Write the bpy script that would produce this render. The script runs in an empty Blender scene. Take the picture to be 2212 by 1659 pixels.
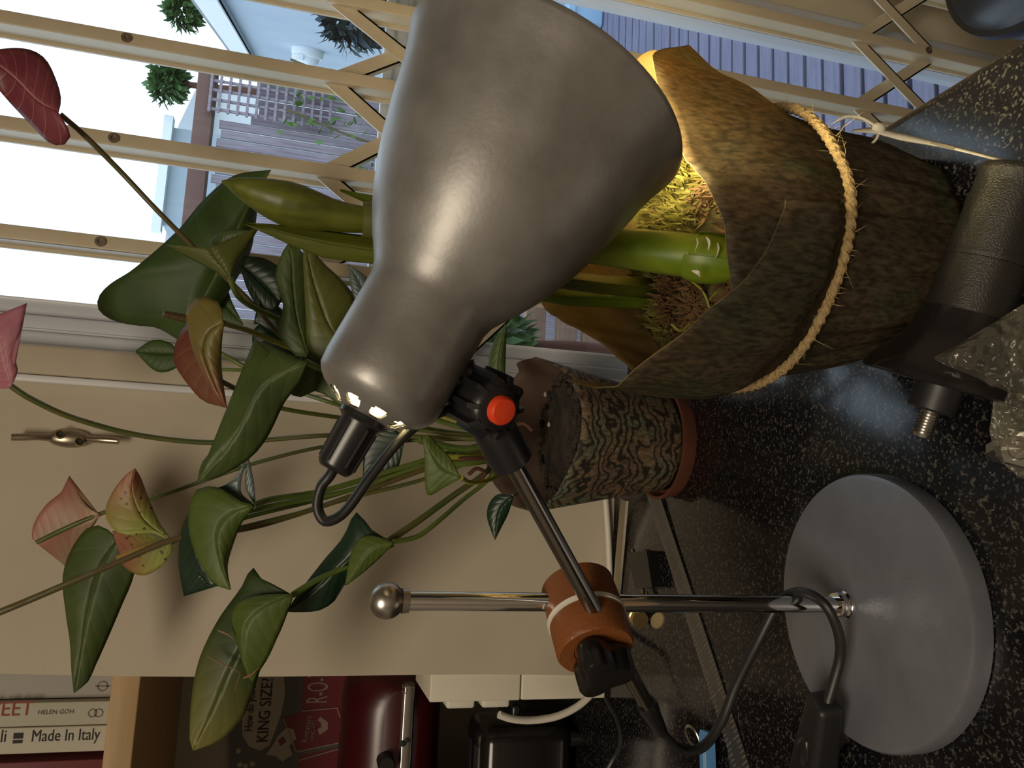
import bpy, bmesh, math, random
from math import sin, cos, pi, radians, sqrt, atan2
from mathutils import Vector as V, Matrix, noise as mnoise
random.seed(7)
sc = bpy.context.scene
COL = sc.collection
# ------------------------------------------------------------------ camera
FPX = 1680.0
_p, _y, _r = radians(14.8), radians(9.0), radians(4.8)
CAM = V((0, 0, .358))
FW = V((sin(_y)*cos(_p), cos(_y)*cos(_p), -sin(_p)))
_R0 = V((cos(_y), -sin(_y), 0)); _U0 = _R0.cross(FW)
RT = _R0*cos(_r) + _U0*sin(_r); UP = _U0*cos(_r) - _R0*sin(_r)
cd = bpy.data.cameras.new('camera'); cam = bpy.data.objects.new('camera', cd); COL.objects.link(cam)
cd.sensor_fit = 'HORIZONTAL'; cd.sensor_width = 36; cd.lens = FPX/2212*36; cd.clip_start = .01; cd.clip_end = 200
_m = Matrix((-UP, RT, -FW)).transposed().to_4x4(); _m.translation = CAM   # the photograph is turned a quarter: world up points left
cam.matrix_world = _m
sc.camera = cam
# ------------------------------------------------------------------ sky, exposure
w = bpy.data.worlds.new('world'); sc.world = w; w.use_nodes = True
bg = w.node_tree.nodes['Background']; bg.inputs[0].default_value = (.72, .88, 1, 1); bg.inputs[1].default_value = 2.1
sc.view_settings.view_transform = 'Standard'; sc.view_settings.look = 'None'
sc.view_settings.exposure = 0; sc.view_settings.gamma = 1; sc.view_settings.use_curve_mapping = False

# ------------------------------------------------------------------ helpers
def ray(x, y): return FW + RT*(-(y-829.5)/FPX) + UP*(-(x-1106)/FPX)
def P(x, y, d): return CAM + ray(x, y)*d
def onZ(x, y, z=0):
    r = ray(x, y); return CAM + r*((z-CAM.z)/r.z)
def onY(x, y, Yp):
    r = ray(x, y); return CAM + r*((Yp-CAM.y)/r.y)
def S(nt, kind): return nt.nodes.new('ShaderNode'+kind)
MATS = {}
def mat(name, col, rough=.5, metal=0, col2=None, scale=20, bump=0, bscale=None, spec=.5, detail=4, stretch=None, contrast=(.35, .65), transl=0, emit=None, coat=0, sheen=0):
    m = bpy.data.materials.new(name); m.use_nodes = True; nt = m.node_tree
    b = nt.nodes['Principled BSDF']; out = nt.nodes['Material Output']
    b.inputs['Base Color'].default_value = (*col, 1); b.inputs['Roughness'].default_value = rough
    b.inputs['Metallic'].default_value = metal; b.inputs['Specular IOR Level'].default_value = spec
    if coat: b.inputs['Coat Weight'].default_value = coat; b.inputs['Coat Roughness'].default_value = .3
    if sheen: b.inputs['Sheen Weight'].default_value = sheen
    tc = S(nt, 'TexCoord'); mp = S(nt, 'Mapping'); nt.links.new(tc.outputs['Object'], mp.inputs[0])
    if stretch: mp.inputs['Scale'].default_value = stretch
    if col2:
        n = S(nt, 'TexNoise'); n.inputs['Scale'].default_value = scale; n.inputs['Detail'].default_value = detail
        nt.links.new(mp.outputs[0], n.inputs[0])
        cr = S(nt, 'ValToRGB'); e = cr.color_ramp.elements
        e[0].position, e[1].position = contrast; e[0].color = (*col, 1); e[1].color = (*col2, 1)
        nt.links.new(n.outputs['Fac'], cr.inputs[0]); nt.links.new(cr.outputs[0], b.inputs['Base Color'])
    if bump:
        n2 = S(nt, 'TexNoise'); n2.inputs['Scale'].default_value = bscale or scale; n2.inputs['Detail'].default_value = 3
        nt.links.new(mp.outputs[0], n2.inputs[0])
        bp = S(nt, 'Bump'); bp.inputs['Strength'].default_value = bump; bp.inputs['Distance'].default_value = .002
        nt.links.new(n2.outputs['Fac'], bp.inputs['Height']); nt.links.new(bp.outputs[0], b.inputs['Normal'])
    if emit:
        b.inputs['Emission Color'].default_value = (*emit[0], 1); b.inputs['Emission Strength'].default_value = emit[1]
    if transl:
        t = S(nt, 'BsdfTranslucent'); mx = S(nt, 'MixShader'); mx.inputs[0].default_value = transl
        if col2: nt.links.new(cr.outputs[0], t.inputs[0])
        else: t.inputs[0].default_value = (*col, 1)
        nt.links.new(b.outputs[0], mx.inputs[1]); nt.links.new(t.outputs[0], mx.inputs[2]); nt.links.new(mx.outputs[0], out.inputs[0])
    MATS[name] = m
    return m
ZU_ = V((0, 0, 1))
ORG = {}
def thing(name, label, cat, loc=(0, 0, 0), group=None, kind=None):
    o = bpy.data.objects.new(name, None); COL.objects.link(o); o.location = loc; o.empty_display_size = .02
    ORG[o] = V(loc); tag(o, label, cat, group, kind); return o
def tag(o, label=None, cat=None, group=None, kind=None):
    if label: o['label'] = label
    if cat: o['category'] = cat
    if group: o['group'] = group
    if kind: o['kind'] = kind
    return o
def obj(name, vf, m=None, parent=None, smooth=True, loc=None, uv=None, sharp=40):
    """one mesh object from world-space verts and faces"""
    vs, fs = vf
    org = ORG[parent] if parent else V(loc) if loc else V((0, 0, 0))
    me = bpy.data.meshes.new(name); me.from_pydata([tuple(V(v)-org) for v in vs], [], fs); me.update()
    if uv:
        l = me.uv_layers.new(name='UVMap')
        for lp in me.loops: l.data[lp.index].uv = uv[lp.vertex_index]
    if smooth:
        me.polygons.foreach_set('use_smooth', [True]*len(me.polygons))
        me.set_sharp_from_angle(angle=radians(sharp))
    o = bpy.data.objects.new(name, me); COL.objects.link(o)
    if m: me.materials.append(MATS[m] if isinstance(m, str) else m)
    if parent: o.parent = parent
    elif loc: o.location = loc
    ORG[o] = org
    return o
def inst(src, name, loc, parent=None, rot=None):
    o = bpy.data.objects.new(name, src.data); COL.objects.link(o)
    o.parent = parent; o.location = loc
    if rot: o.rotation_euler = rot
    return o
def join(*vfs):
    vs, fs = [], []
    for a, b in vfs:
        k = len(vs); vs += list(a); fs += [[i+k for i in f] for f in b]
    return vs, fs
def box(a, b, bev=0):
    (x0, y0, z0), (x1, y1, z1) = a, b
    if not bev:
        vs = [(x, y, z) for x in (x0, x1) for y in (y0, y1) for z in (z0, z1)]
        return vs, [[0, 1, 3, 2], [4, 6, 7, 5], [0, 4, 5, 1], [2, 3, 7, 6], [0, 2, 6, 4], [1, 5, 7, 3]]
    bm = bmesh.new(); bmesh.ops.create_cube(bm, size=1)
    for v in bm.verts: v.co = V(((x0+x1)/2+v.co.x*(x1-x0), (y0+y1)/2+v.co.y*(y1-y0), (z0+z1)/2+v.co.z*(z1-z0)))
    bmesh.ops.bevel(bm, geom=bm.edges[:], offset=bev, segments=3, affect='EDGES', profile=.5)
    return bmo(bm)
def bmo(bm):
    bm.verts.index_update(); r = [v.co.copy() for v in bm.verts], [[v.index for v in f.verts] for f in bm.faces]
    bm.free(); return r
def xf(vf, M): return [M @ V(v) for v in vf[0]], vf[1]
def frame(a, up=(0, 0, 1)):
    a = V(a).normalized(); u = V(up)
    if abs(a.dot(u)) > .98: u = V((1, 0, 0))
    e1 = a.cross(u).normalized(); return a, e1, a.cross(e1)
def lathe(prof, org, axis, seg=48, skip=None, cap=False):
    """prof = [(t along axis, r)]"""
    a, e1, e2 = frame(axis); org = V(org); vs, fs = [], []
    for t, r in prof:
        for k in range(seg):
            u = 2*pi*k/seg; vs.append(org + a*t + (e1*cos(u)+e2*sin(u))*max(r, 1e-5))
    for i in range(len(prof)-1):
        for k in range(seg):
            if skip and skip(i, k): continue
            j = (k+1) % seg
            fs.append([i*seg+k, i*seg+j, (i+1)*seg+j, (i+1)*seg+k])
    if cap:
        fs.append(list(range(seg))[::-1]); n = (len(prof)-1)*seg; fs.append(list(range(n, n+seg)))
    return vs, fs
def catmull(pts, n):
    pts = [V(p) for p in pts]
    if len(pts) == 2: return [pts[0].lerp(pts[1], i/(n-1)) for i in range(n)]
    L = [0]
    for a, b in zip(pts, pts[1:]): L.append(L[-1]+max((b-a).length, 1e-9))
    out = []
    for i in range(n):
        s = L[-1]*i/(n-1); k = 0
        while k < len(pts)-2 and s > L[k+1]: k += 1
        t = (s-L[k])/(L[k+1]-L[k])
        p1, p2 = pts[k], pts[k+1]; p0 = pts[k-1] if k else p1*2-p2; p3 = pts[k+2] if k+2 < len(pts) else p2*2-p1
        # centripetal-ish tangents scaled by segment length
        d = L[k+1]-L[k]
        m1 = (p2-p0)*(d/max((L[k+1]-(L[k-1] if k else L[k]-d)), 1e-9)); m2 = (p3-p1)*(d/max(((L[k+2] if k+2 < len(pts) else L[k+1]+d)-L[k]), 1e-9))
        t2, t3 = t*t, t*t*t
        out.append(p1*(2*t3-3*t2+1)+m1*(t3-2*t2+t)+p2*(-2*t3+3*t2)+m2*(t3-t2))
    return out
def tube(pts, r, seg=10, n=None, flat=1.0, smoothpath=True):
    """r: number or (r0, r1) or list"""
    if smoothpath: pts = catmull(pts, n or max(8, 6*len(pts)))
    else: pts = [V(p) for p in pts]
    N = len(pts); vs, fs = [], []
    rr = (lambda s: r) if isinstance(r, (int, float)) else (lambda s: r[0]+(r[1]-r[0])*s) if len(r) == 2 else (lambda s: r[min(int(s*(len(r)-1)), len(r)-2)]*(1-(s*(len(r)-1)-min(int(s*(len(r)-1)), len(r)-2)))+r[min(int(s*(len(r)-1)), len(r)-2)+1]*(s*(len(r)-1)-min(int(s*(len(r)-1)), len(r)-2)))
    e1 = None
    for i, p in enumerate(pts):
        a = (pts[min(i+1, N-1)]-pts[max(i-1, 0)]).normalized()
        if e1 is None: e1 = frame(a)[1]
        else: e1 = (e1-a*e1.dot(a)).normalized()
        e2 = a.cross(e1); q = rr(i/(N-1))
        for k in range(seg):
            u = 2*pi*k/seg; vs.append(p+(e1*cos(u)+e2*sin(u)*flat)*q)
    for i in range(N-1):
        for k in range(seg):
            j = (k+1) % seg; fs.append([i*seg+k, i*seg+j, (i+1)*seg+j, (i+1)*seg+k])
    fs.append(list(range(seg))[::-1]); fs.append([(N-1)*seg+k for k in range(seg)])
    return vs, fs
def prism(poly, nrm, depth):
    """extrude a planar polygon (world points) along nrm*depth"""
    n = len(poly); d = V(nrm)*depth; vs = [V(p) for p in poly]+[V(p)+d for p in poly]
    return vs, [list(range(n))[::-1], [n+i for i in range(n)]] + [[i, (i+1) % n, n+(i+1) % n, n+i] for i in range(n)]
def ball(c, r, seg=16, ring=10, sq=(1, 1, 1)):
    c = V(c); vs, fs = [], []
    for i in range(ring+1):
        th = pi*i/ring
        for k in range(seg):
            u = 2*pi*k/seg; vs.append(c+V((sin(th)*cos(u)*r*sq[0], sin(th)*sin(u)*r*sq[1], cos(th)*r*sq[2])))
    for i in range(ring):
        for k in range(seg):
            j = (k+1) % seg; fs.append([i*seg+k, (i+1)*seg+k, (i+1)*seg+j, i*seg+j])
    return vs, fs
def blade(p, d, length, wid, curl=0.):
    """thin leaf blade of 2 quads"""
    a, e1, e2 = frame(d); p = V(p); m = p+a*length*.55+e2*curl*length*.2; t = p+a*length+e2*curl*length*.6
    return [p-e1*wid*.4, p+e1*wid*.4, m+e1*wid, m-e1*wid, t+e1*wid*.1, t-e1*wid*.1], [[0, 1, 2, 3], [3, 2, 4, 5]]
def text(name, body, size, org, xd, yd, m, parent, extr=.0002, sx=1.):
    c = bpy.data.curves.new(name, 'FONT'); c.body = body; c.size = size; c.extrude = extr; c.resolution_u = 3
    to = bpy.data.objects.new(name, c); COL.objects.link(to)
    me = bpy.data.meshes.new_from_object(to); bpy.data.objects.remove(to)
    xd, yd = V(xd), V(yd); z = xd.cross(yd)
    M = Matrix((xd*sx, yd, z)).transposed().to_4x4(); M.translation = V(org)-(ORG[parent] if parent else V((0, 0, 0)))
    me.transform(M); me.materials.clear(); me.materials.append(MATS[m])
    o = bpy.data.objects.new(name, me); COL.objects.link(o); o.parent = parent; ORG[o] = ORG[parent]
    return o
# ------------------------------------------------------------------ materials
mat('wall', (.60, .53, .42), .75, col2=(.54, .475, .37), scale=9, bump=.12, bscale=60, contrast=(.3, .7))
def scuffs(name, dark):
    m = MATS[name]; nt = m.node_tree; L = nt.links.new; b = nt.nodes['Principled BSDF']; src = b.inputs['Base Color'].links[0].from_socket
    tc = S(nt, 'TexCoord'); n = S(nt, 'TexNoise'); n.inputs['Scale'].default_value = 55; n.inputs['Detail'].default_value = 8; n.inputs['Roughness'].default_value = .7; L(tc.outputs['Object'], n.inputs[0])
    r = S(nt, 'MapRange'); r.inputs[1].default_value = .66; r.inputs[2].default_value = .74; r.inputs[4].default_value = .6; L(n.outputs['Fac'], r.inputs[0])
    mx = S(nt, 'MixRGB'); L(r.outputs[0], mx.inputs[0]); L(src, mx.inputs[1]); mx.inputs[2].default_value = (*dark, 1); L(mx.outputs[0], b.inputs['Base Color'])
scuffs('wall', (.30, .25, .19))
mat('wall_plain', (.42, .38, .32), .8)
mat('ceiling', (.75, .72, .68), .8)
mat('floor', (.20, .13, .08), .4, col2=(.28, .19, .12), scale=6, stretch=(1, 8, 1))
mat('whiteframe', (.66, .69, .76), .4)  # white frame; bluish cast of daylight put into the base colour
mat('highlight_white', (.86, .88, .92), .3)  # for painted edge highlights on the moulding and door frame
mat('cream_panel', (.70, .64, .50), .5)
mat('gate_paint', (.70, .62, .47), .36, col2=(.66, .575, .42), scale=30, bump=.05)
mat('rivet', (.35, .30, .24), .4, .8)
mat('shade_paint', (.215, .205, .195), .44, .5, coat=.4, col2=(.30, .29, .28), scale=40, bump=.04, bscale=420)
mat('base_paint', (.205, .212, .245), .36, .35, col2=(.17, .176, .205), scale=35, bump=.08, bscale=500)
mat('lining', (.9, .88, .8), .5)
mat('chrome', (.82, .82, .83), .06, 1)
mat('chrome_dark', (.30, .29, .28), .16, 1)
mat('steel', (.55, .53, .50), .3, 1)
mat('ruler_steel', (.20, .195, .19), .42, .9)
mat('brass', (.62, .47, .24), .28, 1)
mat('cleat_metal', (.42, .37, .29), .32, 1)
mat('black_plastic', (.012, .012, .014), .32, spec=.6)
mat('black_rubber', (.015, .015, .016), .45)
mat('black_metal', (.03, .028, .025), .36, .3, bump=.3, bscale=1300)
mat('black_gloss', (.012, .011, .011), .18)
mat('orange_print', (.21, .068, .018), .42, bump=.25, bscale=300, stretch=(1, 1, 1))
mat('red_plastic', (.72, .055, .015), .35)
mat('white_plastic', (.75, .71, .62), .45)
mat('ivory', (.78, .73, .60), .5)
mat('terracotta', (.14, .045, .024), .7, col2=(.11, .035, .02), scale=30)
mat('soil', (.012, .010, .008), .95, col2=(.05, .035, .022), scale=60, bump=1, bscale=90)
mat('perlite', (.5, .46, .38), .9)
mat('root', (.10, .035, .02), .8)
mat('stem_green', (.14, .20, .035), .4, col2=(.09, .14, .025), scale=25)
mat('stem_dark', (.07, .10, .022), .4, col2=(.13, .12, .03), scale=20)
mat('stem_brown', (.13, .085, .035), .4, col2=(.10, .09, .03), scale=20)
mat('stem_yellow', (.30, .28, .03), .4, col2=(.20, .22, .03), scale=20)
mat('spadix', (.50, .30, .06), .5, bump=.6, bscale=900)
mat('spadix_brown', (.09, .055, .02), .5, bump=.6, bscale=900)
mat('kraft_inside', (.52, .36, .14), .75, col2=(.42, .28, .09), scale=45, transl=.55)
mat('twine', (.40, .28, .13), .85, col2=(.28, .19, .08), scale=260, bump=1, bscale=400)
mat('fuzz', (.50, .37, .18), .9)
mat('moss_bed', (.05, .04, .012), .95, col2=(.10, .08, .02), scale=70, bump=1, bscale=120)
mat('moss', (.17, .15, .028), .8, col2=(.24, .22, .04), scale=30, transl=.25)
mat('moss_brown', (.11, .055, .018), .9)
mat('amaryllis', (.15, .23, .012), .38, col2=(.21, .29, .02), scale=30, stretch=(3, 3, .25), transl=.2)
mat('bud', (.085, .105, .012), .42, col2=(.14, .16, .02), scale=60, stretch=(3, 3, .2), transl=.12)
mat('paper_white', (.72, .68, .58), .7, transl=.15)
mat('ink', (.02, .02, .02), .7)
mat('ink_grey', (.16, .14, .12), .7)
mat('ink_red', (.32, .06, .04), .7)
mat('pine', (.55, .38, .20), .55, col2=(.47, .31, .15), scale=14, stretch=(.6, 6, 6), bump=.05)
mat('book_grey', (.42, .40, .37), .6); mat('book_cream', (.52, .50, .41), .6); mat('book_white', (.60, .56, .47), .6)
mat('book_red', (.16, .02, .03), .5); mat('page', (.6, .55, .45), .8)
mat('sign_grey', (.10, .105, .092), .5); mat('sign_white', (.42, .38, .30), .5); mat('sign_red', (.20, .014, .026), .45)
mat('sign_line', (.44, .32, .26), .5)
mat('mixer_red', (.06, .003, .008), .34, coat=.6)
mat('band', (.42, .40, .38), .25, 1)
mat('blue_key', (.10, .28, .60), .35)
mat('deck', (.12, .12, .19), .7, col2=(.17, .165, .25), scale=10, stretch=(.5, 8, 8))
mat('fence', (.20, .165, .20), .8, col2=(.34, .29, .34), scale=12, stretch=(8, 8, .6))
mat('fence_rail', (.14, .07, .055), .7)
mat('shed_wall', (.38, .46, .58), .7, col2=(.42, .50, .60), scale=3)
mat('house_white', (.8, .82, .85), .8)
mat('house_grey', (.36, .42, .48), .8)
mat('roof', (.28, .30, .33), .8)
mat('garden_ground', (.12, .13, .08), .9)
mat('foliage', (.045, .10, .03), .6, col2=(.09, .18, .05), scale=8, transl=.25)
mat('foliage_dark', (.02, .045, .035), .7, col2=(.03, .05, .08), scale=8)
mat('vine', (.07, .16, .03), .5, col2=(.13, .25, .05), scale=9, transl=.25)
mat('blue_pale', (.30, .48, .68), .5)
mat('wood_post', (.26, .15, .10), .7, col2=(.33, .20, .14), scale=12, stretch=(.6, 8, 8))
mat('lamp_glass', (.75, .8, .88), .25)

def leaf_mat(name, c1, c2, vein, rough=.34, transl=.16, tip=None, spots=None, vs_=.55):
    """leaf with lighter midrib and side veins, from the leaf's own UV (u: midrib to margin, v: base to tip)"""
    m = bpy.data.materials.new(name); m.use_nodes = True; nt = m.node_tree; L = nt.links.new
    b = nt.nodes['Principled BSDF']; out = nt.nodes['Material Output']; b.inputs['Roughness'].default_value = rough+.06
    tc = S(nt, 'TexCoord'); uv = S(nt, 'UVMap'); sp = S(nt, 'SeparateXYZ'); L(uv.outputs[0], sp.inputs[0])
    n = S(nt, 'TexNoise'); n.inputs['Scale'].default_value = 28; n.inputs['Detail'].default_value = 5; L(tc.outputs['Object'], n.inputs[0])
    cr = S(nt, 'ValToRGB'); cr.color_ramp.elements[0].position = .35; cr.color_ramp.elements[1].position = .68
    cr.color_ramp.elements[0].color = (*c1, 1); cr.color_ramp.elements[1].color = (*c2, 1); L(n.outputs['Fac'], cr.inputs[0])
    src = cr.outputs[0]
    if tip:
        mx = S(nt, 'MixRGB'); mr = S(nt, 'MapRange'); mr.inputs[1].default_value, mr.inputs[2].default_value = tip[1], tip[2]
        L(sp.outputs[tip[3] if len(tip) > 3 else 1], mr.inputs[0]); L(mr.outputs[0], mx.inputs[0]); L(src, mx.inputs[1]); mx.inputs[2].default_value = (*tip[0], 1); src = mx.outputs[0]
    def math_(op, a, bb):
        q = S(nt, 'Math'); q.operation = op
        for i, s in enumerate((a, bb)):
            if isinstance(s, (int, float)): q.inputs[i].default_value = s
            elif s is not None: L(s, q.inputs[i])
        return q.outputs[0]
    mid = math_('LESS_THAN', sp.outputs[0], .035)
    ph = math_('SUBTRACT', math_('MULTIPLY', sp.outputs[1], 7.0), math_('MULTIPLY', sp.outputs[0], 1.6))
    fr = math_('ABSOLUTE', math_('SUBTRACT', math_('FRACT', ph, None), .5), None)
    side = math_('MULTIPLY', math_('LESS_THAN', fr, .03), .45)
    vfac = math_('MAXIMUM', mid, side)
    mv = S(nt, 'MixRGB'); L(math_('MULTIPLY', vfac, vs_), mv.inputs[0]); L(src, mv.inputs[1]); mv.inputs[2].default_value = (*vein, 1); src = mv.outputs[0]
    if spots:
        v = S(nt, 'TexVoronoi'); v.inputs['Scale'].default_value = 130; L(tc.outputs['Object'], v.inputs[0])
        ms = S(nt, 'MixRGB'); L(math_('LESS_THAN', v.outputs['Distance'], .17), ms.inputs[0]); L(src, ms.inputs[1]); ms.inputs[2].default_value = (*spots, 1); src = ms.outputs[0]
    L(src, b.inputs['Base Color'])
    bp = S(nt, 'Bump'); bp.inputs['Strength'].default_value = .22; bp.inputs['Distance'].default_value = .0010
    hh = math_('ADD', math_('MULTIPLY', math_('SMOOTH_MIN', fr, .2), 4.), math_('MULTIPLY', n.outputs['Fac'], 1.4)); L(hh, bp.inputs['Height']); L(bp.outputs[0], b.inputs['Normal'])
    t = S(nt, 'BsdfTranslucent'); L(src, t.inputs[0]); mxs = S(nt, 'MixShader'); mxs.inputs[0].default_value = transl
    L(b.outputs[0], mxs.inputs[1]); L(t.outputs[0], mxs.inputs[2]); L(mxs.outputs[0], out.inputs[0])
    MATS[name] = m
leaf_mat('leaf', (.052, .086, .020), (.088, .130, .032), (.15, .18, .06), rough=.42)
leaf_mat('leaf_back', (.05, .10, .022), (.075, .135, .03), (.11, .16, .045), rough=.45, transl=.3)
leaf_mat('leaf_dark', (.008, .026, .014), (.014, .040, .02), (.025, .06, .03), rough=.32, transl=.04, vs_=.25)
leaf_mat('leaf_light', (.085, .13, .022), (.115, .165, .030), (.16, .20, .06), rough=.45)
leaf_mat('leaf_olive', (.10, .125, .025), (.13, .15, .035), (.17, .18, .06), rough=.38)
leaf_mat('leaf_grey', (.07, .11, .10), (.12, .17, .17), (.13, .18, .17), rough=.3, transl=.05, vs_=.25)
leaf_mat('leaf_ageing', (.03, .055, .015), (.05, .08, .02), (.07, .10, .03), tip=((.20, .19, .05), .45, .95))
leaf_mat('spathe_red', (.20, .032, .055), (.28, .065, .09), (.60, .30, .30), rough=.36, transl=.2, vs_=1.0)
leaf_mat('spathe_pink', (.50, .13, .22), (.62, .28, .36), (.75, .48, .46), rough=.35, transl=.2, vs_=1.0)
leaf_mat('spathe_peach', (.42, .16, .13), (.52, .26, .19), (.36, .15, .12), rough=.4, transl=.2, tip=((.45, .30, .20), .1, .8, 0))
leaf_mat('spathe_lime', (.32, .36, .07), (.42, .45, .12), (.28, .28, .08), rough=.4, transl=.2, tip=((.42, .17, .10), .35, .85), spots=(.13, .10, .03))
leaf_mat('spathe_bronze', (.17, .15, .035), (.22, .18, .05), (.10, .10, .03), rough=.36, transl=.15, tip=((.26, .07, .05), .4, 1.0))
leaf_mat('spathe_wine', (.16, .045, .03), (.20, .08, .035), (.20, .26, .06), rough=.36, transl=.1)

def granite():
    m = bpy.data.materials.new('granite'); m.use_nodes = True; nt = m.node_tree; L = nt.links.new; b = nt.nodes['Principled BSDF']
    tc = S(nt, 'TexCoord'); n = S(nt, 'TexNoise'); n.inputs['Scale'].default_value = 260; n.inputs['Detail'].default_value = 3; L(tc.outputs['Object'], n.inputs[0])
    c = S(nt, 'ValToRGB'); c.color_ramp.elements[0].position = .62; c.color_ramp.elements[0].color = (.006, .006, .008, 1)
    c.color_ramp.elements[1].position = .76; c.color_ramp.elements[1].color = (.085, .078, .066, 1); vc = S(nt, 'TexVoronoi'); vc.inputs['Scale'].default_value = 680; L(tc.outputs['Object'], vc.inputs[0]); sc_ = S(nt, 'SeparateXYZ'); L(vc.outputs['Color'], sc_.inputs[0])
    av = S(nt, 'Math'); av.operation = 'MULTIPLY_ADD'; av.inputs[1].default_value = .42; L(sc_.outputs[0], av.inputs[0]); hv = S(nt, 'Math'); hv.operation = 'MULTIPLY'; hv.inputs[1].default_value = .62; L(n.outputs['Fac'], hv.inputs[0]); L(hv.outputs[0], av.inputs[2]); L(av.outputs[0], c.inputs[0])
    v = S(nt, 'TexVoronoi'); v.inputs['Scale'].default_value = 150; L(tc.outputs['Object'], v.inputs[0])
    lt = S(nt, 'Math'); lt.operation = 'LESS_THAN'; lt.inputs[1].default_value = .06; L(v.outputs['Distance'], lt.inputs[0])
    mx = S(nt, 'MixRGB'); L(lt.outputs[0], mx.inputs[0]); L(c.outputs[0], mx.inputs[1]); mx.inputs[2].default_value = (.26, .24, .21, 1)
    L(mx.outputs[0], b.inputs['Base Color']); b.inputs['Roughness'].default_value = .13; b.inputs['Specular IOR Level'].default_value = .45
    MATS['granite'] = m
granite()
def camo(name, cols, scale, rough=.6, line=None, transl=.0, gloss=.3):
    """printed paper: mottled colour patches with fine streaks"""
    m = bpy.data.materials.new(name); m.use_nodes = True; nt = m.node_tree; L = nt.links.new; b = nt.nodes['Principled BSDF']; out = nt.nodes['Material Output']
    tc = S(nt, 'TexCoord'); n = S(nt, 'TexNoise'); n.inputs['Scale'].default_value = scale; n.inputs['Detail'].default_value = 6; n.inputs['Distortion'].default_value = .6; L(tc.outputs['Object'], n.inputs[0])
    c = S(nt, 'ValToRGB'); el = c.color_ramp.elements
    for i, (p, col) in enumerate(cols):
        e = el[i] if i < 2 else el.new(p); e.position = p; e.color = (*col, 1)
    L(n.outputs['Fac'], c.inputs[0]); src = c.outputs[0]
    mp = S(nt, 'Mapping'); mp.inputs['Scale'].default_value = (1, 1, .35); L(tc.outputs['Object'], mp.inputs[0])
    f = S(nt, 'TexNoise'); f.inputs['Scale'].default_value = 420; f.inputs['Detail'].default_value = 2; L(mp.outputs[0], f.inputs[0])
    mr = S(nt, 'MapRange'); mr.inputs[1].default_value = .35; mr.inputs[2].default_value = .7; mr.inputs[3].default_value = .62; mr.inputs[4].default_value = 1.55; L(f.outputs['Fac'], mr.inputs[0])
    mu = S(nt, 'MixRGB'); mu.blend_type = 'MULTIPLY'; mu.inputs[0].default_value = 1; L(src, mu.inputs[1]); L(mr.outputs[0], mu.inputs[2]); src = mu.outputs[0]
    if line:
        wv = S(nt, 'TexWave'); wv.inputs['Scale'].default_value = line[1]; wv.inputs['Distortion'].default_value = line[2]; wv.inputs['Detail'].default_value = 3; wv.inputs['Detail Scale'].default_value = 1.2; wv.bands_direction = line[3]
        L(tc.outputs['Object'], wv.inputs[0])
        r2 = S(nt, 'ValToRGB'); r2.color_ramp.elements[0].position = .12; r2.color_ramp.elements[1].position = .5; L(wv.outputs['Fac'], r2.inputs[0])
        m2 = S(nt, 'MixRGB'); L(r2.outputs[0], m2.inputs[0]); m2.inputs[1].default_value = (*line[0], 1); L(src, m2.inputs[2]); src = m2.outputs[0]
    L(src, b.inputs['Base Color']); b.inputs['Roughness'].default_value = rough; b.inputs['Specular IOR Level'].default_value = gloss
    bp = S(nt, 'Bump'); bp.inputs['Strength'].default_value = .25; bp.inputs['Distance'].default_value = .002
    n3 = S(nt, 'TexNoise'); n3.inputs['Scale'].default_value = 60; n3.inputs['Detail'].default_value = 4; L(tc.outputs['Object'], n3.inputs[0]); L(n3.outputs['Fac'], bp.inputs['Height']); L(bp.outputs[0], b.inputs['Normal'])
    if transl:
        t = S(nt, 'BsdfTranslucent'); L(src, t.inputs[0]); mx = S(nt, 'MixShader'); mx.inputs[0].default_value = transl; L(b.outputs[0], mx.inputs[1]); L(t.outputs[0], mx.inputs[2]); L(mx.outputs[0], out.inputs[0])
    MATS[name] = m
camo('wrap_print', [(.30, (.055, .060, .034)), (.44, (.090, .070, .042)), (.52, (.11, .080, .048)), (.60, (.075, .085, .042)), (.72, (.13, .055, .042))], 9, transl=.55)
camo('sleeve_print', [(.30, (.085, .062, .045)), (.45, (.16, .105, .065)), (.55, (.12, .115, .068)), (.65, (.09, .12, .08)), (.75, (.19, .11, .068))], 14, line=((.028, .023, .018), 30, 18, 'Z'), gloss=.25)
def clear(name, tint, gloss_r, fres, haze=0.):
    m = bpy.data.materials.new(name); m.use_nodes = True; nt = m.node_tree; L = nt.links.new; nt.nodes.clear(); out = S(nt, 'OutputMaterial')
    t = S(nt, 'BsdfTransparent'); t.inputs[0].default_value = (*tint, 1); g = S(nt, 'BsdfGlossy'); g.inputs['Roughness'].default_value = gloss_r
    lw = S(nt, 'LayerWeight'); lw.inputs[0].default_value = .5; pw = S(nt, 'Math'); pw.operation = 'POWER'; pw.inputs[1].default_value = fres; L(lw.outputs['Facing'], pw.inputs[0])
    f = S(nt, 'Math'); f.operation = 'MULTIPLY_ADD'; f.inputs[1].default_value = .7; f.inputs[2].default_value = .035; L(pw.outputs[0], f.inputs[0]); mx = S(nt, 'MixShader'); L(f.outputs[0], mx.inputs[0]); L(t.outputs[0], mx.inputs[1]); L(g.outputs[0], mx.inputs[2]); s = mx.outputs[0]
    if haze:
        d = S(nt, 'BsdfDiffuse'); d.inputs[0].default_value = (.8, .76, .6, 1); m2 = S(nt, 'MixShader'); m2.inputs[0].default_value = haze; L(s, m2.inputs[1]); L(d.outputs[0], m2.inputs[2]); s = m2.outputs[0]
    L(s, out.inputs[0]); MATS[name] = m
clear('glass', (.97, .985, 1), .0, 5)
clear('plastic_film', (.96, .955, .90), .08, 1.5, haze=.06)

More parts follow.
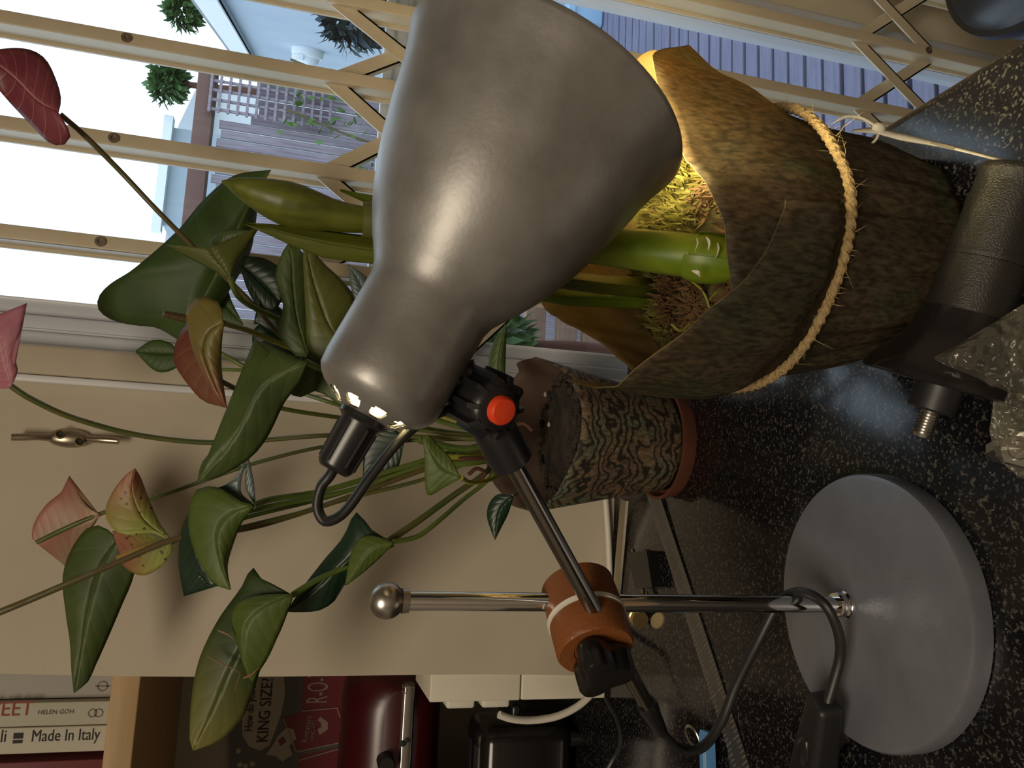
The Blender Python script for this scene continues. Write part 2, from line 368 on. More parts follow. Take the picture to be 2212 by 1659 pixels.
# ================================================================== THE ROOM
WY = .856          # the wall that faces the camera
def struct(name, vf, m, loc=None, parent=None, smooth=False):
    o = obj(name, vf, m, parent, smooth=smooth, loc=loc)
    if not parent: o['kind'] = 'structure'
    return o
FZ, CZ = -.92, 1.55
struct('floor', box((-2.3, -2.3, FZ-.05), (1.6, 1.0, FZ)), 'floor')
struct('ceiling', box((-2.3, -2.3, CZ), (1.6, 1.5, CZ+.05)), 'ceiling')
struct('wall_left', box((-2.35, -2.3, FZ), (-2.3, 1.5, CZ)), 'wall_plain')
struct('wall_behind', box((-2.3, -2.35, FZ), (1.6, -2.3, CZ)), 'wall_plain')
struct('wall_right', box((1.6, -2.3, FZ), (1.65, 1.0, CZ)), 'wall_plain')
# pier with a slightly wavy plastered edge on its left
pts = []
for i in range(25):
    z = -.04+(CZ+.04)*i/24
    pts.append((-.190+.0125*min(max(z/.6, 0), 1.4)+.0022*sin(z*9+.6), z))
vs, fs = [], []
for x, z in pts: vs += [(x, WY, z), (.10, WY, z), (x, 1.34, z), (.10, 1.0, z)]
for i in range(24):
    a, b = i*4, i*4+4
    fs += [[a, a+1, b+1, b], [a+2, a, b, b+2], [a+1, a+3, b+3, b+1], [a+3, a+2, b+2, b+3]]
fs += [[0, 2, 3, 1], [96, 97, 99, 98]]
struct('wall_back', (vs, fs), 'wall', smooth=True)
struct('wall_alcove', box((-2.3, 1.34, FZ), (-.15, 1.39, CZ)), 'wall_plain')
struct('wall_above_door', box((.10, WY, 1.25), (1.6, 1.0, CZ)), 'wall')
struct('wall_beside_door', box((.737, .925, FZ), (1.6, 1.0, 1.25)), 'cream_panel')
# moulding round the doorway
struct('trim_1', join(box((.104, WY-.012, -.92), (.134, WY, 1.3), .004), box((.098, WY-.004, -.92), (.105, WY, 1.3))), 'wall', smooth=True)
struct('trim_highlight', box((.0965, WY-.0135, -.02), (.1035, WY, 1.3), .002), 'highlight_white', smooth=True)  # bright lit left edge of the moulding, painted as a white strip
# glazed door
door = thing('door_1', None, None, (.42, .93, FZ), kind='structure')
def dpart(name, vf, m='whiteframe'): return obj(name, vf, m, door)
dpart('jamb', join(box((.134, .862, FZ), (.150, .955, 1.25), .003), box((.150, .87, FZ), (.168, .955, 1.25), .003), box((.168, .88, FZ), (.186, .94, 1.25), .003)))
for bx0 in (.1332, .1505, .1830): dpart('highlight_strip', box((bx0, .8585 if bx0 < .14 else .868 if bx0 < .16 else .877, FZ), (bx0+.0032, .90, 1.25), .001), 'highlight_white')  # thin strips added along the jamb, white to paint its bright edge lines
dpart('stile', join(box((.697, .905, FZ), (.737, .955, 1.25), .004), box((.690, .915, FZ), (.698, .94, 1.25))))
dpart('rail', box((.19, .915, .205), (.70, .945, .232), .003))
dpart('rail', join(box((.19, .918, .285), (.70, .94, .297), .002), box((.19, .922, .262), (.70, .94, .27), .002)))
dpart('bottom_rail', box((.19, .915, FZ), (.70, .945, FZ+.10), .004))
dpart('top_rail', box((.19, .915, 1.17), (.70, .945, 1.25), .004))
dpart('glass_pane', box((.19, .929, .297), (.70, .932, 1.17)), 'glass')
dpart('glass_pane', box((.19, .929, FZ+.10), (.70, .932, .205)), 'glass')
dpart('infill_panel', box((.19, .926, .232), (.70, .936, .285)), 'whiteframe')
# kitchen worktop: polygon slab with a rounded edge
cp = [(-.95, .12), (.262, .12), (.262, .826), (.096, .826), (.096, WY-.002), (-.19, WY-.002), (-.19, 1.338), (-.95, 1.338)]
bm = bmesh.new(); lo = [bm.verts.new((x, y, -.03)) for x, y in cp]; hi = [bm.verts.new((x, y, 0)) for x, y in cp]
bm.faces.new(lo[::-1]); bm.faces.new(hi)
for i in range(len(cp)): bm.faces.new([lo[i], lo[(i+1) % len(cp)], hi[(i+1) % len(cp)], hi[i]])
bm.normal_update()
bmesh.ops.bevel(bm, geom=[e for e in bm.edges if abs(e.verts[0].co.z-e.verts[1].co.z) < 1e-6 and max(v.co.x for v in e.verts) > .2 or max(v.co.y for v in e.verts) < .2], offset=.009, segments=4, affect='EDGES', profile=.5)
wt = obj('worktop', bmo(bm), 'granite'); tag(wt, 'polished black speckled granite worktop under the lamp and pots', 'worktop')
bc = thing('base_cabinet', 'white base cabinet carrying the granite worktop', 'cabinet', (-.3, .5, FZ))
obj('body', box((-.93, .17, FZ+.1), (.225, .815, -.031)), 'cream_panel', bc, smooth=False)
obj('plinth', box((-.93, .22, FZ), (.20, .815, FZ+.1)), 'black_rubber', bc, smooth=False)
for i in range(3):
    x0 = -.92+i*.385
    d_ = obj('cabinet_door', box((x0, .152, FZ+.11), (x0+.375, .17, -.04), .003), 'cream_panel', bc)
    obj('handle', tube([(x0+.34, .13, -.12), (x0+.34, .13, -.26)], .006), 'steel', d_)
# ceiling lamp of the kitchen
cl = thing('ceiling_lamp', 'large warm white ceiling light panel behind the camera', 'lamp', (-.6, -.9, CZ))
obj('lamp_housing', lathe([(0, .54), (-.03, .54), (-.03, .52)], (-.6, -.9, CZ), (0, 0, 1), 48), 'whiteframe', cl)
ld = bpy.data.lights.new('lamp_disc', 'AREA'); ld.shape = 'DISK'; ld.size = 1.0; ld.energy = 31; ld.color = (1, .86, .66)
lo_ = bpy.data.objects.new('lamp_disc', ld); COL.objects.link(lo_); lo_.parent = cl; lo_.location = (0, 0, -.035)
# white cable trunking on the side of the pier
tr = thing('cable_trunking', 'white plastic socket trunking on the left edge of the wall', 'trunking', (-.2, .87, 0))
obj('lower_box', box((-.2135, WY+.004, .003), (-.183, .96, .102), .002), 'ivory', tr)
obj('upper_box', box((-.2135, WY+.003, .1035), (-.183, .96, .204), .002), 'ivory', tr)
for z in (.165, .125): obj('plug', box((-.226, .88, z-.016), (-.2135, .93, z+.016), .003), 'white_plastic', tr)

# ================================================================== SECURITY GATE (folding trellis grille)
GY = .835
gate = thing('security_gate', 'cream folding trellis security gate in front of the glass door', 'gate', (.45, GY, FZ))
bars = [.240, .350, .461, .556, .657, .760, .862, .964]
def channel(w_, d_, z0, z1):   # U channel open to the back with a lip
    return join(box((-w_/2, -.004, z0), (w_/2, 0, z1), .0012), box((-w_/2, -.003, z0), (-w_/2+.003, d_, z1)), box((w_/2-.003, -.003, z0), (w_/2, d_, z1)), box((-w_/2, d_-.003, z0), (-w_/2-.0035, d_, z1)))
b0 = None
for x in bars:
    if b0 is None:
        b0 = obj('upright_bar', channel(.0145, .021, 0, 1.25-FZ-.02), 'gate_paint'); b0.parent = gate; b0.location = (x-.45, 0, 0); o = b0
    else: o = inst(b0, 'upright_bar', (x-.45, 0, 0), gate)
    for z in (.567, -.452):
        rv = obj('rivet', join(lathe([(0, .0052), (-.0018, .0052), (-.0018, .0026), (-.0004, .0026), (-.0004, 0)], (0, -.004, z-FZ), (0, 1, 0), 14)), 'rivet'); rv.parent = o
ST = {}
def strip(a, b, yy):
    """flat lattice strip with a folded edge between two points"""
    a, b = V((a[0], yy, a[1])), V((b[0], yy, b[1])); d = (b-a).normalized(); n = V((0, 1, 0)).cross(d); wd = .0085
    return obj('lattice_strip', join(prism([a-n*wd, b-n*wd, b+n*wd, a+n*wd], (0, 1, 0), .0022), prism([a+n*wd, b+n*wd, b+n*(wd-.002), a+n*(wd-.002)], (0, 1, 0), .009)), 'gate_paint', gate, smooth=False)
for zc, dz in ((.285, .076), (-.402, .066), (1.0, .07)):
    xs = [.13]+bars
    for i in range(len(xs)-1):
        strip((xs[i], zc+dz), (xs[i+1], zc-dz), GY+.012); strip((xs[i], zc-dz), (xs[i+1], zc+dz), GY+.003)
strip((.138, .215), (.240, .118), GY+.012)

# ================================================================== OUTSIDE
struct('ground_outside', box((-8, 1.0, -1.3), (14, 30, -1.2)), 'garden_ground')
DZ = -.95
deck = thing('deck', 'weathered blue grey timber decking outside the door', 'deck', (1.4, 2.3, DZ))
pb = None
for i in range(32):
    y = 1.02+i*.078
    if pb is None:
        pb = obj('deck_board', box((-1.9, 0, -.03), (1.25, .064, 0), .003), 'deck'); pb.parent = deck; pb.location = (0, y-2.3, 0)
    else: inst(pb, 'deck_board', (0, y-2.3, random.uniform(-.002, .002)), deck)
obj('joists', join(*[box((x, 1.02, DZ-.25), (x+.05, 3.48, DZ-.032)) for x in (-.4, .6, 1.6, 2.5)]), 'wood_post', deck, smooth=False)
FY = 3.62
fence = thing('garden_fence', 'grey brown slatted garden fence with a red brown top rail', 'fence', (1.2, FY, -1.2))
fs0 = None
for i in range(65):
    x = -.9+i*.044
    if fs0 is None:
        fs0 = obj('fence_slat', box((0, 0, 0), (.037, .012, 1.55)), 'fence', smooth=False); fs0.parent = fence
    o = fs0 if i == 0 else inst(fs0, 'fence_slat', (0, 0, 0), fence)
    o.location = (x-1.2, random.uniform(0, .006), random.uniform(-.02, .02)); o.scale.z = 1.22 if x > 1.66 else 1.32
obj('top_rail', box((-1.0, FY-.02, .87), (1.975, FY+.06, .95), .004), 'fence_rail', fence)
obj('middle_rail', box((-1.0, FY+.013, .0), (1.975, FY+.05, .07)), 'fence_rail', fence, smooth=False)
FY_ = FY; FY = FY-.022
gt = thing('garden_trellis', 'square wooden trellis panel with vines above the slatted fence', 'trellis', (1.9, FY-.03, .34))
for i in range(14): obj('trellis_strip', box((1.70, FY-.03, .345+i*.041), (1.97, FY-.022, .357+i*.041)), 'fence', gt, smooth=False)
for i in range(6): obj('trellis_strip', box((1.712+i*.046, FY-.022, .34), (1.724+i*.046, FY-.014, .89)), 'fence', gt, smooth=False)
FY = FY_
def clump(n, c, r, size, sq=(1, 1, 1), seed=0):
    rd = random.Random(seed); L_ = []
    for i in range(n):
        d = V((rd.gauss(0, 1), rd.gauss(0, 1), rd.gauss(0, 1))).normalized(); q = r*rd.uniform(.55, 1)
        p = V(c)+V((d.x*q*sq[0], d.y*q*sq[1], d.z*q*sq[2]))
        L_.append(blade(p, (d+V((rd.uniform(-1, 1), rd.uniform(-1, 1), rd.uniform(-1.2, .4)))), size*rd.uniform(.7, 1.3), size*.28, rd.uniform(-1, 1)))
    return join(*L_)
rd = random.Random(4); vb = []
for i in range(420):
    k = rd.random(); x = rd.uniform(1.25, 1.95); z = rd.uniform(-.5, .62) if x > 1.55 else rd.gauss(.2, .25)
    if z > .62 or (z > .3 and x < 1.6): continue
    vb.append(blade((x, FY-.075-rd.uniform(0, .04), z), (rd.uniform(-1, 1), -.5, rd.uniform(-1, .6)), rd.uniform(.03, .055), .011, rd.uniform(-1, 1)))
vi = thing('climbing_vine', 'green climbing vine growing over the trellis and fence', 'vine', (1.8, FY-.06, -1.2))
obj('vine_leaves', join(*vb), 'vine', vi)['kind'] = 'stuff'
for x in (1.7, 1.95): obj('vine_stem', tube([(x, FY-.06, -1.2), (x+.05, FY-.07, -.5), (x-.04, FY-.07, .1), (x+.06, FY-.07, .55)], .006), 'stem_brown', vi)
# shed with bulkhead lamp
A0, B0 = V((3.96, 7.2, 0)), V((2.50, 3.6, 0)); dr = (B0-A0).normalized(); nr = V((-dr.y, dr.x, 0)); nr = nr if nr.x < 0 else -nr
shed = thing('garden_shed', 'pale blue rendered outbuilding with white fascia', 'shed', (3.4, 5.6, -1.2))
obj('shed_wall', prism([A0+V((0, 0, -1.2)), B0+V((0, 0, -1.2)), B0+V((0, 0, 1.02)), A0+V((0, 0, 1.02))], -nr, 1.0), 'shed_wall', shed, smooth=False)
obj('fascia', prism([A0+nr*.06+V((0, 0, 1.01)), B0+nr*.06+V((0, 0, 1.01)), B0+nr*.06+V((0, 0, 1.16)), A0+nr*.06+V((0, 0, 1.16))], -nr, .02), 'house_white', shed, smooth=False)
obj('soffit', prism([A0+nr*.06+V((0, 0, 1.01)), B0+nr*.06+V((0, 0, 1.01)), B0+V((0, 0, 1.01)), A0+V((0, 0, 1.01))], (0, 0, 1), .01), 'shed_wall', shed, smooth=False)
obj('shed_roof', prism([A0+nr*.06+V((0, 0, 1.16)), B0+nr*.06+V((0, 0, 1.16)), B0-nr*1.0+V((0, 0, 1.5)), A0-nr*1.0+V((0, 0, 1.5))], (0, 0, 1), .02), 'roof', shed, smooth=False)
def on_shed(x, y):
    r = ray(x, y); t = (A0-CAM).dot(nr)/r.dot(nr); return CAM+r*t
bc_ = on_shed(665, 107)
bk = thing('bulkhead_lamp', 'round white bulkhead lamp on the outbuilding wall', 'lamp', tuple(bc_))
obj('lamp_base', lathe([(-.001, .12), (.04, .12), (.06, .11), (.06, .09)], bc_, nr, 28), 'house_white', bk)
obj('lamp_dome', lathe([(.06, .094), (.09, .084), (.116, .06), (.128, .03), (.132, 0)], bc_, nr, 28), 'lamp_glass', bk)
obj('lamp_hood', lathe([(.056, .116), (.1, .116), (.1, .104), (.056, .104)], bc_, nr, 28, skip=lambda i, k: k < 15), 'house_white', bk)
sb = thing('shrub', 'dark leafy shrub below the bulkhead lamp', 'shrub', (2.6, 3.9, -1.2))
pc = P(768, 40, 4.1)
obj('foliage', clump(700, pc, .15, .07, (1.0, 1.0, 1.1), 3), 'foliage_dark', sb)['kind'] = 'stuff'
obj('trunk', tube([(pc.x, pc.y, -1.2), (pc.x+.02, pc.y, -.4), tuple(pc)], (.016, .008)), 'root', sb)
# plants, posts and pale boards low outside, seen between the two pots
sp_ = thing('garden_shrub', 'bushy green shrub low beyond the glass door', 'shrub', (.50, 2.40, DZ))
obj('foliage', clump(900, (.50, 2.40, -.16), .17, .05, (1.1, .6, 1), 5), 'foliage', sp_)['kind'] = 'stuff'
obj('trunk', tube([(.50, 2.40, DZ+.2), (.52, 2.40, -.5), (.50, 2.40, -.2)], (.03, .012)), 'root', sp_)
obj('shrub_pot', lathe([(.003, 0), (.003, .11), (.24, .15), (.25, .15), (.25, .135), (.2, .13), (.2, 0)], (.50, 2.40, DZ), ZU_, 32), 'terracotta', sp_)
bench = thing('garden_bench', 'brown timber bench outside the glass door', 'bench', (.6, 2.66, DZ))
for i, z in enumerate((-.68, -.58, -.46)): obj('seat_board', box((.25, 2.62, z), (1.0, 2.66, z+.075), .004), 'wood_post', bench)
for x in (.27, .93): obj('leg', box((x, 2.66, DZ+.003), (x+.05, 2.72, -.38)), 'wood_post', bench, smooth=False)
pbx = thing('planter_box', 'pale blue painted planter box standing on the decking', 'planter', (1.9, 3.0, DZ))
q = onZ(1290, 15, DZ)
obj('box_body', box((q.x-.17, q.y-.1, DZ+.003), (q.x+.15, q.y+.04, DZ+.17), .01), 'blue_pale', pbx)
obj('box_rim', join(box((q.x-.19, q.y-.12, DZ+.16), (q.x+.17, q.y-.08, DZ+.19)), box((q.x-.19, q.y-.08, DZ+.16), (q.x-.15, q.y+.05, DZ+.19))), 'blue_pale', pbx, smooth=False)
# neighbour's house and trees against the white sky
nh = thing('neighbour_house', 'white house beyond the garden fence', 'house', (3, 10.5, -1.2))
obj('house_wall', box((1.9, 10.5, -1.2), (5.3, 14, 1.9)), 'house_white', nh, smooth=False)
obj('house_wing', box((3.0, 9.4, -1.2), (4.2, 10.49, 2.1)), 'house_grey', nh, smooth=False)
obj('house_roof', prism([(1.7, 10.3, 1.9), (5.5, 10.3, 1.9), (5.5, 12.2, 2.5), (1.7, 12.2, 2.5)], (0, 0, 1), .06), 'roof', nh, smooth=False)
obj('parapet', box((2.9, 9.3, 2.1), (4.3, 9.42, 2.2)), 'house_white', nh, smooth=False)
for nm, lab, px, d, r_, sd in (('tree', 'green tree crown beside the neighbouring roof, between two gate bars', (362, 178), 9.0, .20, 11), ('tree', 'small tree top above the outbuilding fascia', (395, 20), 9.0, .18, 12)):
    c = P(*px, d); t = thing(nm, lab, 'tree', (c.x, c.y, -1.2))
    obj('crown', clump(420, c, r_, .12, (1.1, .8, .9), sd), 'foliage', t)['kind'] = 'stuff'
    obj('trunk', tube([(c.x, c.y, -1.2), (c.x+.1, c.y, .3), tuple(c)], (.09, .03)), 'root', t)
# black ribbed bin beside the worktop
bc2 = V((.705, .64, -.085))
bn = thing('ribbed_bin', 'black ribbed plastic bin beside the end of the worktop', 'bin', (bc2.x, bc2.y, FZ))
prof = [(FZ+.05, 0), (FZ+.05, .10)]
for i in range(9): z = FZ+.07+i*.06; prof += [(z, .102+i*.0022), (z+.012, .102+i*.0022), (z+.014, .107+i*.0022), (z+.045, .107+i*.0022), (z+.047, .102+i*.0022)]
prof = [p for p in prof if p[0] < -.37]+[(-.365, .125), (-.345, .130), (-.335, .128), (-.335, .120)]
obj('bin_body', lathe(prof, (bc2.x, bc2.y, bc2.z), (0, 0, 1), 48), 'black_plastic', bn)
obj('bin_lid', lathe([(-.336, .122), (-.325, .11), (-.318, .05), (-.317, 0)], (bc2.x, bc2.y, bc2.z), (0, 0, 1), 48), 'black_plastic', bn)
# ================================================================== ALCOVE BEHIND THE PIER
SY = .955
def shpt(x, y, yy=SY): return onY(x, y, yy)
zt = shpt(238, 1550).z; zb = shpt(300, 1550).z
sh = obj('wall_shelf', box((-.80, SY-.015, zb), (-.186, 1.33, zt), .002), 'pine', loc=(-.5, 1.1, zb))
tag(sh, 'pale pine shelf board carrying the upright books', 'shelf')
def book(name, label, y0, y1, m, dep, hgt=.25, fy=SY):
    x1, x0 = onY(150, y0, fy).x, onY(150, y1, fy).x
    t = thing(name, label, 'book', ((x0+x1)/2, fy, zt), 'cookbooks on the pine shelf')
    obj('cover', box((x0, fy, zt+.0005), (x1, fy+dep, zt+hgt), .0012), m, t)
    obj('pages', box((x0+.002, fy+.004, zt+hgt-.002), (x1-.002, fy+dep-.002, zt+hgt+.0005)), 'page', t, smooth=False)
    return t, x0, x1
DN, RX = V((0, 0, -1)), V((1, 0, 0))
t1, *_ = book('book', 'grey white book with a small ring emblem, beside the wall edge', 1449, 1508, 'book_grey', .20, fy=SY+.012)
c = onY(222, 1482, SY+.012)
obj('ring_emblem', join(lathe([(0, .0054), (-.0004, .0054), (-.0004, .0042), (0, .0042)], c, (0, 1, 0), 24), prism([c+V((-.0007, 0, .0072)), c+V((.0007, 0, .0072)), c+V((.0007, 0, -.0072)), c+V((-.0007, 0, -.0072))], (0, -1, 0), .0004)), 'ink_grey', t1, smooth=False)
t2, *_ = book('book', 'cream book with red capitals and the author name HELEN GOH', 1516, 1567, 'book_cream', .19)
o = onY(-68, 1548, SY); text('title_lettering', 'SWEET', .0205, o+V((0, -.0004, 0)), DN, RX, 'ink_red', t2, sx=.92)
o = onY(81, 1543, SY); text('author_lettering', 'HELEN GOH', .0063, o+V((0, -.0004, 0)), DN, RX, 'ink_grey', t2, sx=.98)
c = onY(209, 1540, SY); obj('publisher_mark', join(*[lathe([(0, .0045), (-.0004, .0045), (-.0004, .0033), (0, .0033)], c+V((0, 0, dz)), (0, 1, 0), 18) for dz in (.004, -.002)]), 'ink_grey', t2, smooth=False)
t3, *_ = book('book', 'off-white book lettered Made In Italy', 1569, 1625, 'book_white', .2)
o = onY(66, 1602, SY); text('title_lettering', 'Made In Italy', .0166, o+V((0, -.0004, 0)), DN, RX, 'ink', t3, sx=.76)
o = onY(-1, 1603, SY); text('author_lettering', 'li', .0175, o+V((0, -.0004, 0)), DN, RX, 'ink', t3, sx=.8)
c = onY(39, 1595, SY); obj('square_emblem', join(prism([c+V((-.0002, 0, .0045)), c+V((.0055, 0, .0045)), c+V((.0055, 0, -.0045)), c+V((-.0002, 0, -.0045))], (0, -1, 0), .0004), prism([c+V((-.0048, 0, .0045)), c+V((-.0015, 0, .0045)), c+V((-.0015, 0, -.0045)), c+V((-.0048, 0, -.0045))], (0, -1, 0), .0004)), 'ink', t3, smooth=False)
t4, *_ = book('book', 'dark red book at the foot of the picture on the pine shelf', 1642, 1720, 'book_red', .2)
# printed tin advertising sign
GYS = 1.325
sg = thing('tin_sign', 'printed tin advertising sign with KING SIZE lettering in a white bubble', 'sign', (-.3, GYS, .25))
def sp(x, y, k=0): return onY(x, y, GYS-.0004*k)
def spoly(name, pts, m, k): return obj(name, prism([sp(x, y, k) for x, y in pts], (0, 1, 0), .0003), m, sg, smooth=False)
spoly('sign_plate', [(495, 1690), (748, 1690), (742, 1400), (497, 1400)], 'sign_grey', 0)
spoly('speech_bubble', [(522, 1540), (524, 1590), (538, 1613), (562, 1621), (582, 1610), (594, 1580), (608, 1540), (616, 1500), (612, 1440), (606, 1400), (552, 1400), (545, 1470), (530, 1500)], 'sign_white', 1)
spoly('red_panel', [(652, 1535), (657, 1400), (752, 1400), (746, 1535)], 'sign_red', 1)
spoly('red_panel', [(642, 1690), (646, 1632), (740, 1612), (740, 1690)], 'sign_red', 1)
spoly('printed_packet', [(610, 1552), (652, 1537), (738, 1528), (744, 1580), (738, 1604), (640, 1625), (628, 1600)], 'sign_red', 2)
for a, b in (((652, 1536), (730, 1529)), ((728, 1529), (740, 1562)), ((640, 1624), (740, 1603)), ((612, 1552), (640, 1622)), ((646, 1642), (738, 1616)), ((738, 1616), (738, 1680))):
    a_, b_ = sp(*a, 3.5), sp(*b, 3.5); obj('printed_line', tube([a_, b_], .0011, 6, smoothpath=False), 'sign_line', sg)
spoly('printed_hand', [(575, 1630), (590, 1608), (600, 1590), (618, 1572), (634, 1575), (640, 1595), (625, 1612), (632, 1630), (610, 1645), (596, 1634)], 'sign_white', 4)
spoly('printed_cuff', [(600, 1600), (612, 1590), (618, 1602), (606, 1612)], 'sign_red', 5)
ZU = V((0, 0, 1))
o = sp(578, 1604, 4); text('sign_lettering', 'KING SIZE?', .0245, o, RX, ZU, 'ink', sg, sx=.80)
o = sp(544, 1580, 4); text('sign_lettering', 'How do you s', .0165, o, RX, ZU, 'ink', sg, sx=.72)
o = sp(706, 1519, 4); text('sign_lettering', 'R-O-T', .047, o, RX, ZU, 'sign_line', sg, sx=.40)
o = sp(664, 1604, 6); ang = radians(8); text('sign_lettering', 'Rothmans', .0125, o, V((cos(ang), 0, sin(ang)*-.6)).normalized(), V((sin(ang)*.6, 0, cos(ang))).normalized(), 'sign_line', sg, sx=.8)
o = sp(678, 1600, 6); text('sign_lettering', 'KING SIZE', .0075, o, RX, ZU, 'sign_line', sg, sx=.9)
spoly('printed_crest', [(690, 1588), (686, 1576), (694, 1570), (694, 1562), (686, 1556), (692, 1548), (708, 1560), (708, 1576)], 'sign_line', 3)
for px in ((515, 1622), (545, 1650), (530, 1655), (518, 1652)):
    obj('printed_star', lathe([(0, .004), (-.0005, .0028), (-.0008, 0)], sp(*px, 1), (0, 1, 0), 10), 'sign_white', sg)
# red stand mixer, dark in the alcove
mxr = thing('stand_mixer', 'dark red kitchen stand mixer with a silver band, in the shaded alcove', 'mixer', (-.36, 1.12, 0))
MY = 1.08
def rrect(x0, x1, z0, z1, r, n=6):
    out = []
    for cx, cz, a0 in ((x1-r, z1-r, 0), (x0+r, z1-r, 90), (x0+r, z0+r, 180), (x1-r, z0+r, 270)):
        for k in range(n+1): a = radians(a0+90*k/n); out.append((cx+r*cos(a), cz+r*sin(a)))
    return out
zt_, zb_ = onY(748, 1560, MY).z, onY(962, 1560, MY).z
vs, fs = [], []
sect = [(0, .30), (.01, .62), (.03, .88), (.06, 1), (.13, 1), (.17, .9), (.19, .6), (.2, .2)]
base_ = rrect(-.64, onY(850, 1448, MY).x, zb_, zt_, .05); cx, cz = (-.64+base_[0][0])/2, (zb_+zt_)/2
for dy, s in sect:
    for x, z in base_: vs.append((cx+(x-cx)*(1-.15*(1-s)), MY+dy-.02, cz+(z-cz)*s))
nb = len(base_)
for i in range(len(sect)-1):
    for k in range(nb): fs.append([i*nb+k, i*nb+(k+1) % nb, (i+1)*nb+(k+1) % nb, (i+1)*nb+k])
fs += [list(range(nb))[::-1], [(len(sect)-1)*nb+k for k in range(nb)]]
obj('mixer_head', (vs, fs), 'mixer_red', mxr)
z1, z0 = onY(862, 1560, MY).z, onY(888, 1560, MY).z
obj('silver_band', box((-.63, MY-.0255, z0), (onY(875, 1468, MY).x, MY+.02, z1), .003), 'band', mxr)
q = onY(875, 1606, MY-.026); text('band_lettering', 'CE', .011, onY(880, 1500, MY-.0262), RX, ZU, 'ink_grey', mxr)
obj('band_mark', join(ball(q+V((0, 0, .003)), .005, 10, 6, (.8, .2, 1)), ball(q+V((.004, 0, -.003)), .004, 10, 6, (.8, .2, 1))), 'ink', mxr)
q = onY(832, 1642, MY-.02); obj('speed_knob', lathe([(0.02, .011), (-.018, .011), (-.02, .009), (-.02, 0)], q, (0, 1, 0), 20), 'black_plastic', mxr)
obj('mixer_column', box((-.60, MY+.06, .02), (-.42, MY+.17, zb_+.03), .03), 'mixer_red', mxr)
obj('mixer_foot', box((-.68, MY-.05, .001), (-.40, MY+.19, .035), .015), 'mixer_red', mxr)
# black appliance and cables in the dark corner
ap = thing('toaster', 'glossy black toaster in the dark corner behind the lamp arm', 'toaster', (-.33, .98, 0))
obj('toaster_body', box((-.50, .93, .012), (-.262, 1.03, .125), .018), 'black_gloss', ap)
for y in (.955, .99): obj('slot', box((-.47, y, .124), (-.29, y+.018, .1255)), 'black_rubber', ap, smooth=False)
obj('lever', box((-.263, .965, .07), (-.245, .99, .082), .004), 'black_plastic', ap)
for x in (-.48, -.28):
    for y in (.945, 1.015): obj('foot', lathe([(0, .008), (.014, .01)], (x, y, 0), (0, 0, 1), 12, cap=True), 'black_rubber', ap)
wc = obj('white_cable', tube([onY(1300, 980, .850), onY(1310, 1100, .850), onY(1315, 1180, .850), onY(1317, 1260, .849), onY(1315, 1340, .847), P(1311, 1420, .80), P(1296, 1470, .79), P(1262, 1515, .78), P(1210, 1545, .77), P(1150, 1556, .76), P(1105, 1553, .75), P(1078, 1544, .745)], .0036, 10, 70), 'white_plastic', loc=(-.2, .8, .02))
tag(wc, 'thick white cable hanging past the foot of the wall', 'cable')
wc2 = obj('black_cable', tube([P(1308, 1508, .70), P(1335, 1560, .68), P(1340, 1610, .67), P(1322, 1645, .665), P(1290, 1700, .665)], .0022, 8, 40), 'black_rubber', loc=(-.25, .65, .02))
tag(wc2, 'thin black cable hanging in the dark corner by the toaster', 'cable')

# ================================================================== SMALL THINGS ON THE WORKTOP AND WALL
def flat_strip(name, a, b, wid, th, m, label, cat, marks=True, z0=.0008):
    a, b = V(a), V(b); d = (b-a).normalized(); n = V((0, 0, 1)).cross(d)
    t = thing(name, label, cat, tuple((a+b)/2))
    obj('blade', prism([a-n*wid/2+ZU*z0, b-n*wid/2+ZU*z0, b+n*wid/2+ZU*z0, a+n*wid/2+ZU*z0], ZU, th), m, t, smooth=False)
    if marks:
        L_ = (b-a).length; vs = []; k = 0
        bars_ = []
        for i in range(int(L_/.004)):
            p = a+d*(.003+i*.004); h = .006 if i % 5 else .0095
            for s in (-1, 1):
                e = p+n*s*wid/2+ZU*(z0+th); bars_.append(prism([e, e+d*.0011, e+d*.0011-n*s*h, e-n*s*h], ZU, .00012))
        obj('engraved_scale', join(*bars_), 'ink_grey', t, smooth=False)
    return t
r0, r1 = onZ(1418, 1082), onZ(1606, 1660); rd_ = (r1-r0)
flat_strip('steel_ruler', r0-rd_*.08, r1+rd_*.35,   .0235, .0009, 'ruler_steel', 'long steel ruler with engraved scale lying on the worktop', 'ruler')
s0, s1 = onZ(1350, 1080), onZ(1325, 1335)
s0.y -= .004; s1.y -= .008
flat_strip('metal_strip', s0, s1, .016, .003, 'cleat_metal', 'narrow metal strip lying along the foot of the wall', 'strip', False)
bx_ = thing('charger_block', 'small black plastic block with a grey rod, on the worktop behind the pole', 'block', (-.06, .765, 0))
e0, e1, e2, e3 = onZ(1376, 1195), onZ(1395, 1272), onZ(1432, 1268), onZ(1420, 1190)
obj('block_body', prism([e0, e1, e2, e3], ZU, .012), 'black_gloss', bx_, smooth=False)
obj('side_rod', tube([onZ(1367, 1187, .006), onZ(1391, 1282, .006)], .0022, 8), 'steel', bx_)
for y in (1279, 1286): obj('pin', tube([onZ(1397+(y-1279)*2, y, .005), onZ(1400+(y-1279)*2, y+8, .005)], .0014, 8), 'brass', bx_)
k = onZ(1385, 1338, .008); kb = thing('brass_knob', 'small brass knob lying on the worktop beside the pole', 'knob', (k.x, k.y, 0))
ax = V((-.2, -.95, .1)).normalized(); obj('knob_disc', lathe([(-.002, 0), (-.002, .0085), (.0, .0092), (.003, .0092), (.004, .007), (.006, .007), (.007, .0092), (.010, .0092), (.011, .006), (.011, 0)], k+V((0, 0, .0015)), -ax, 24), 'brass', kb)
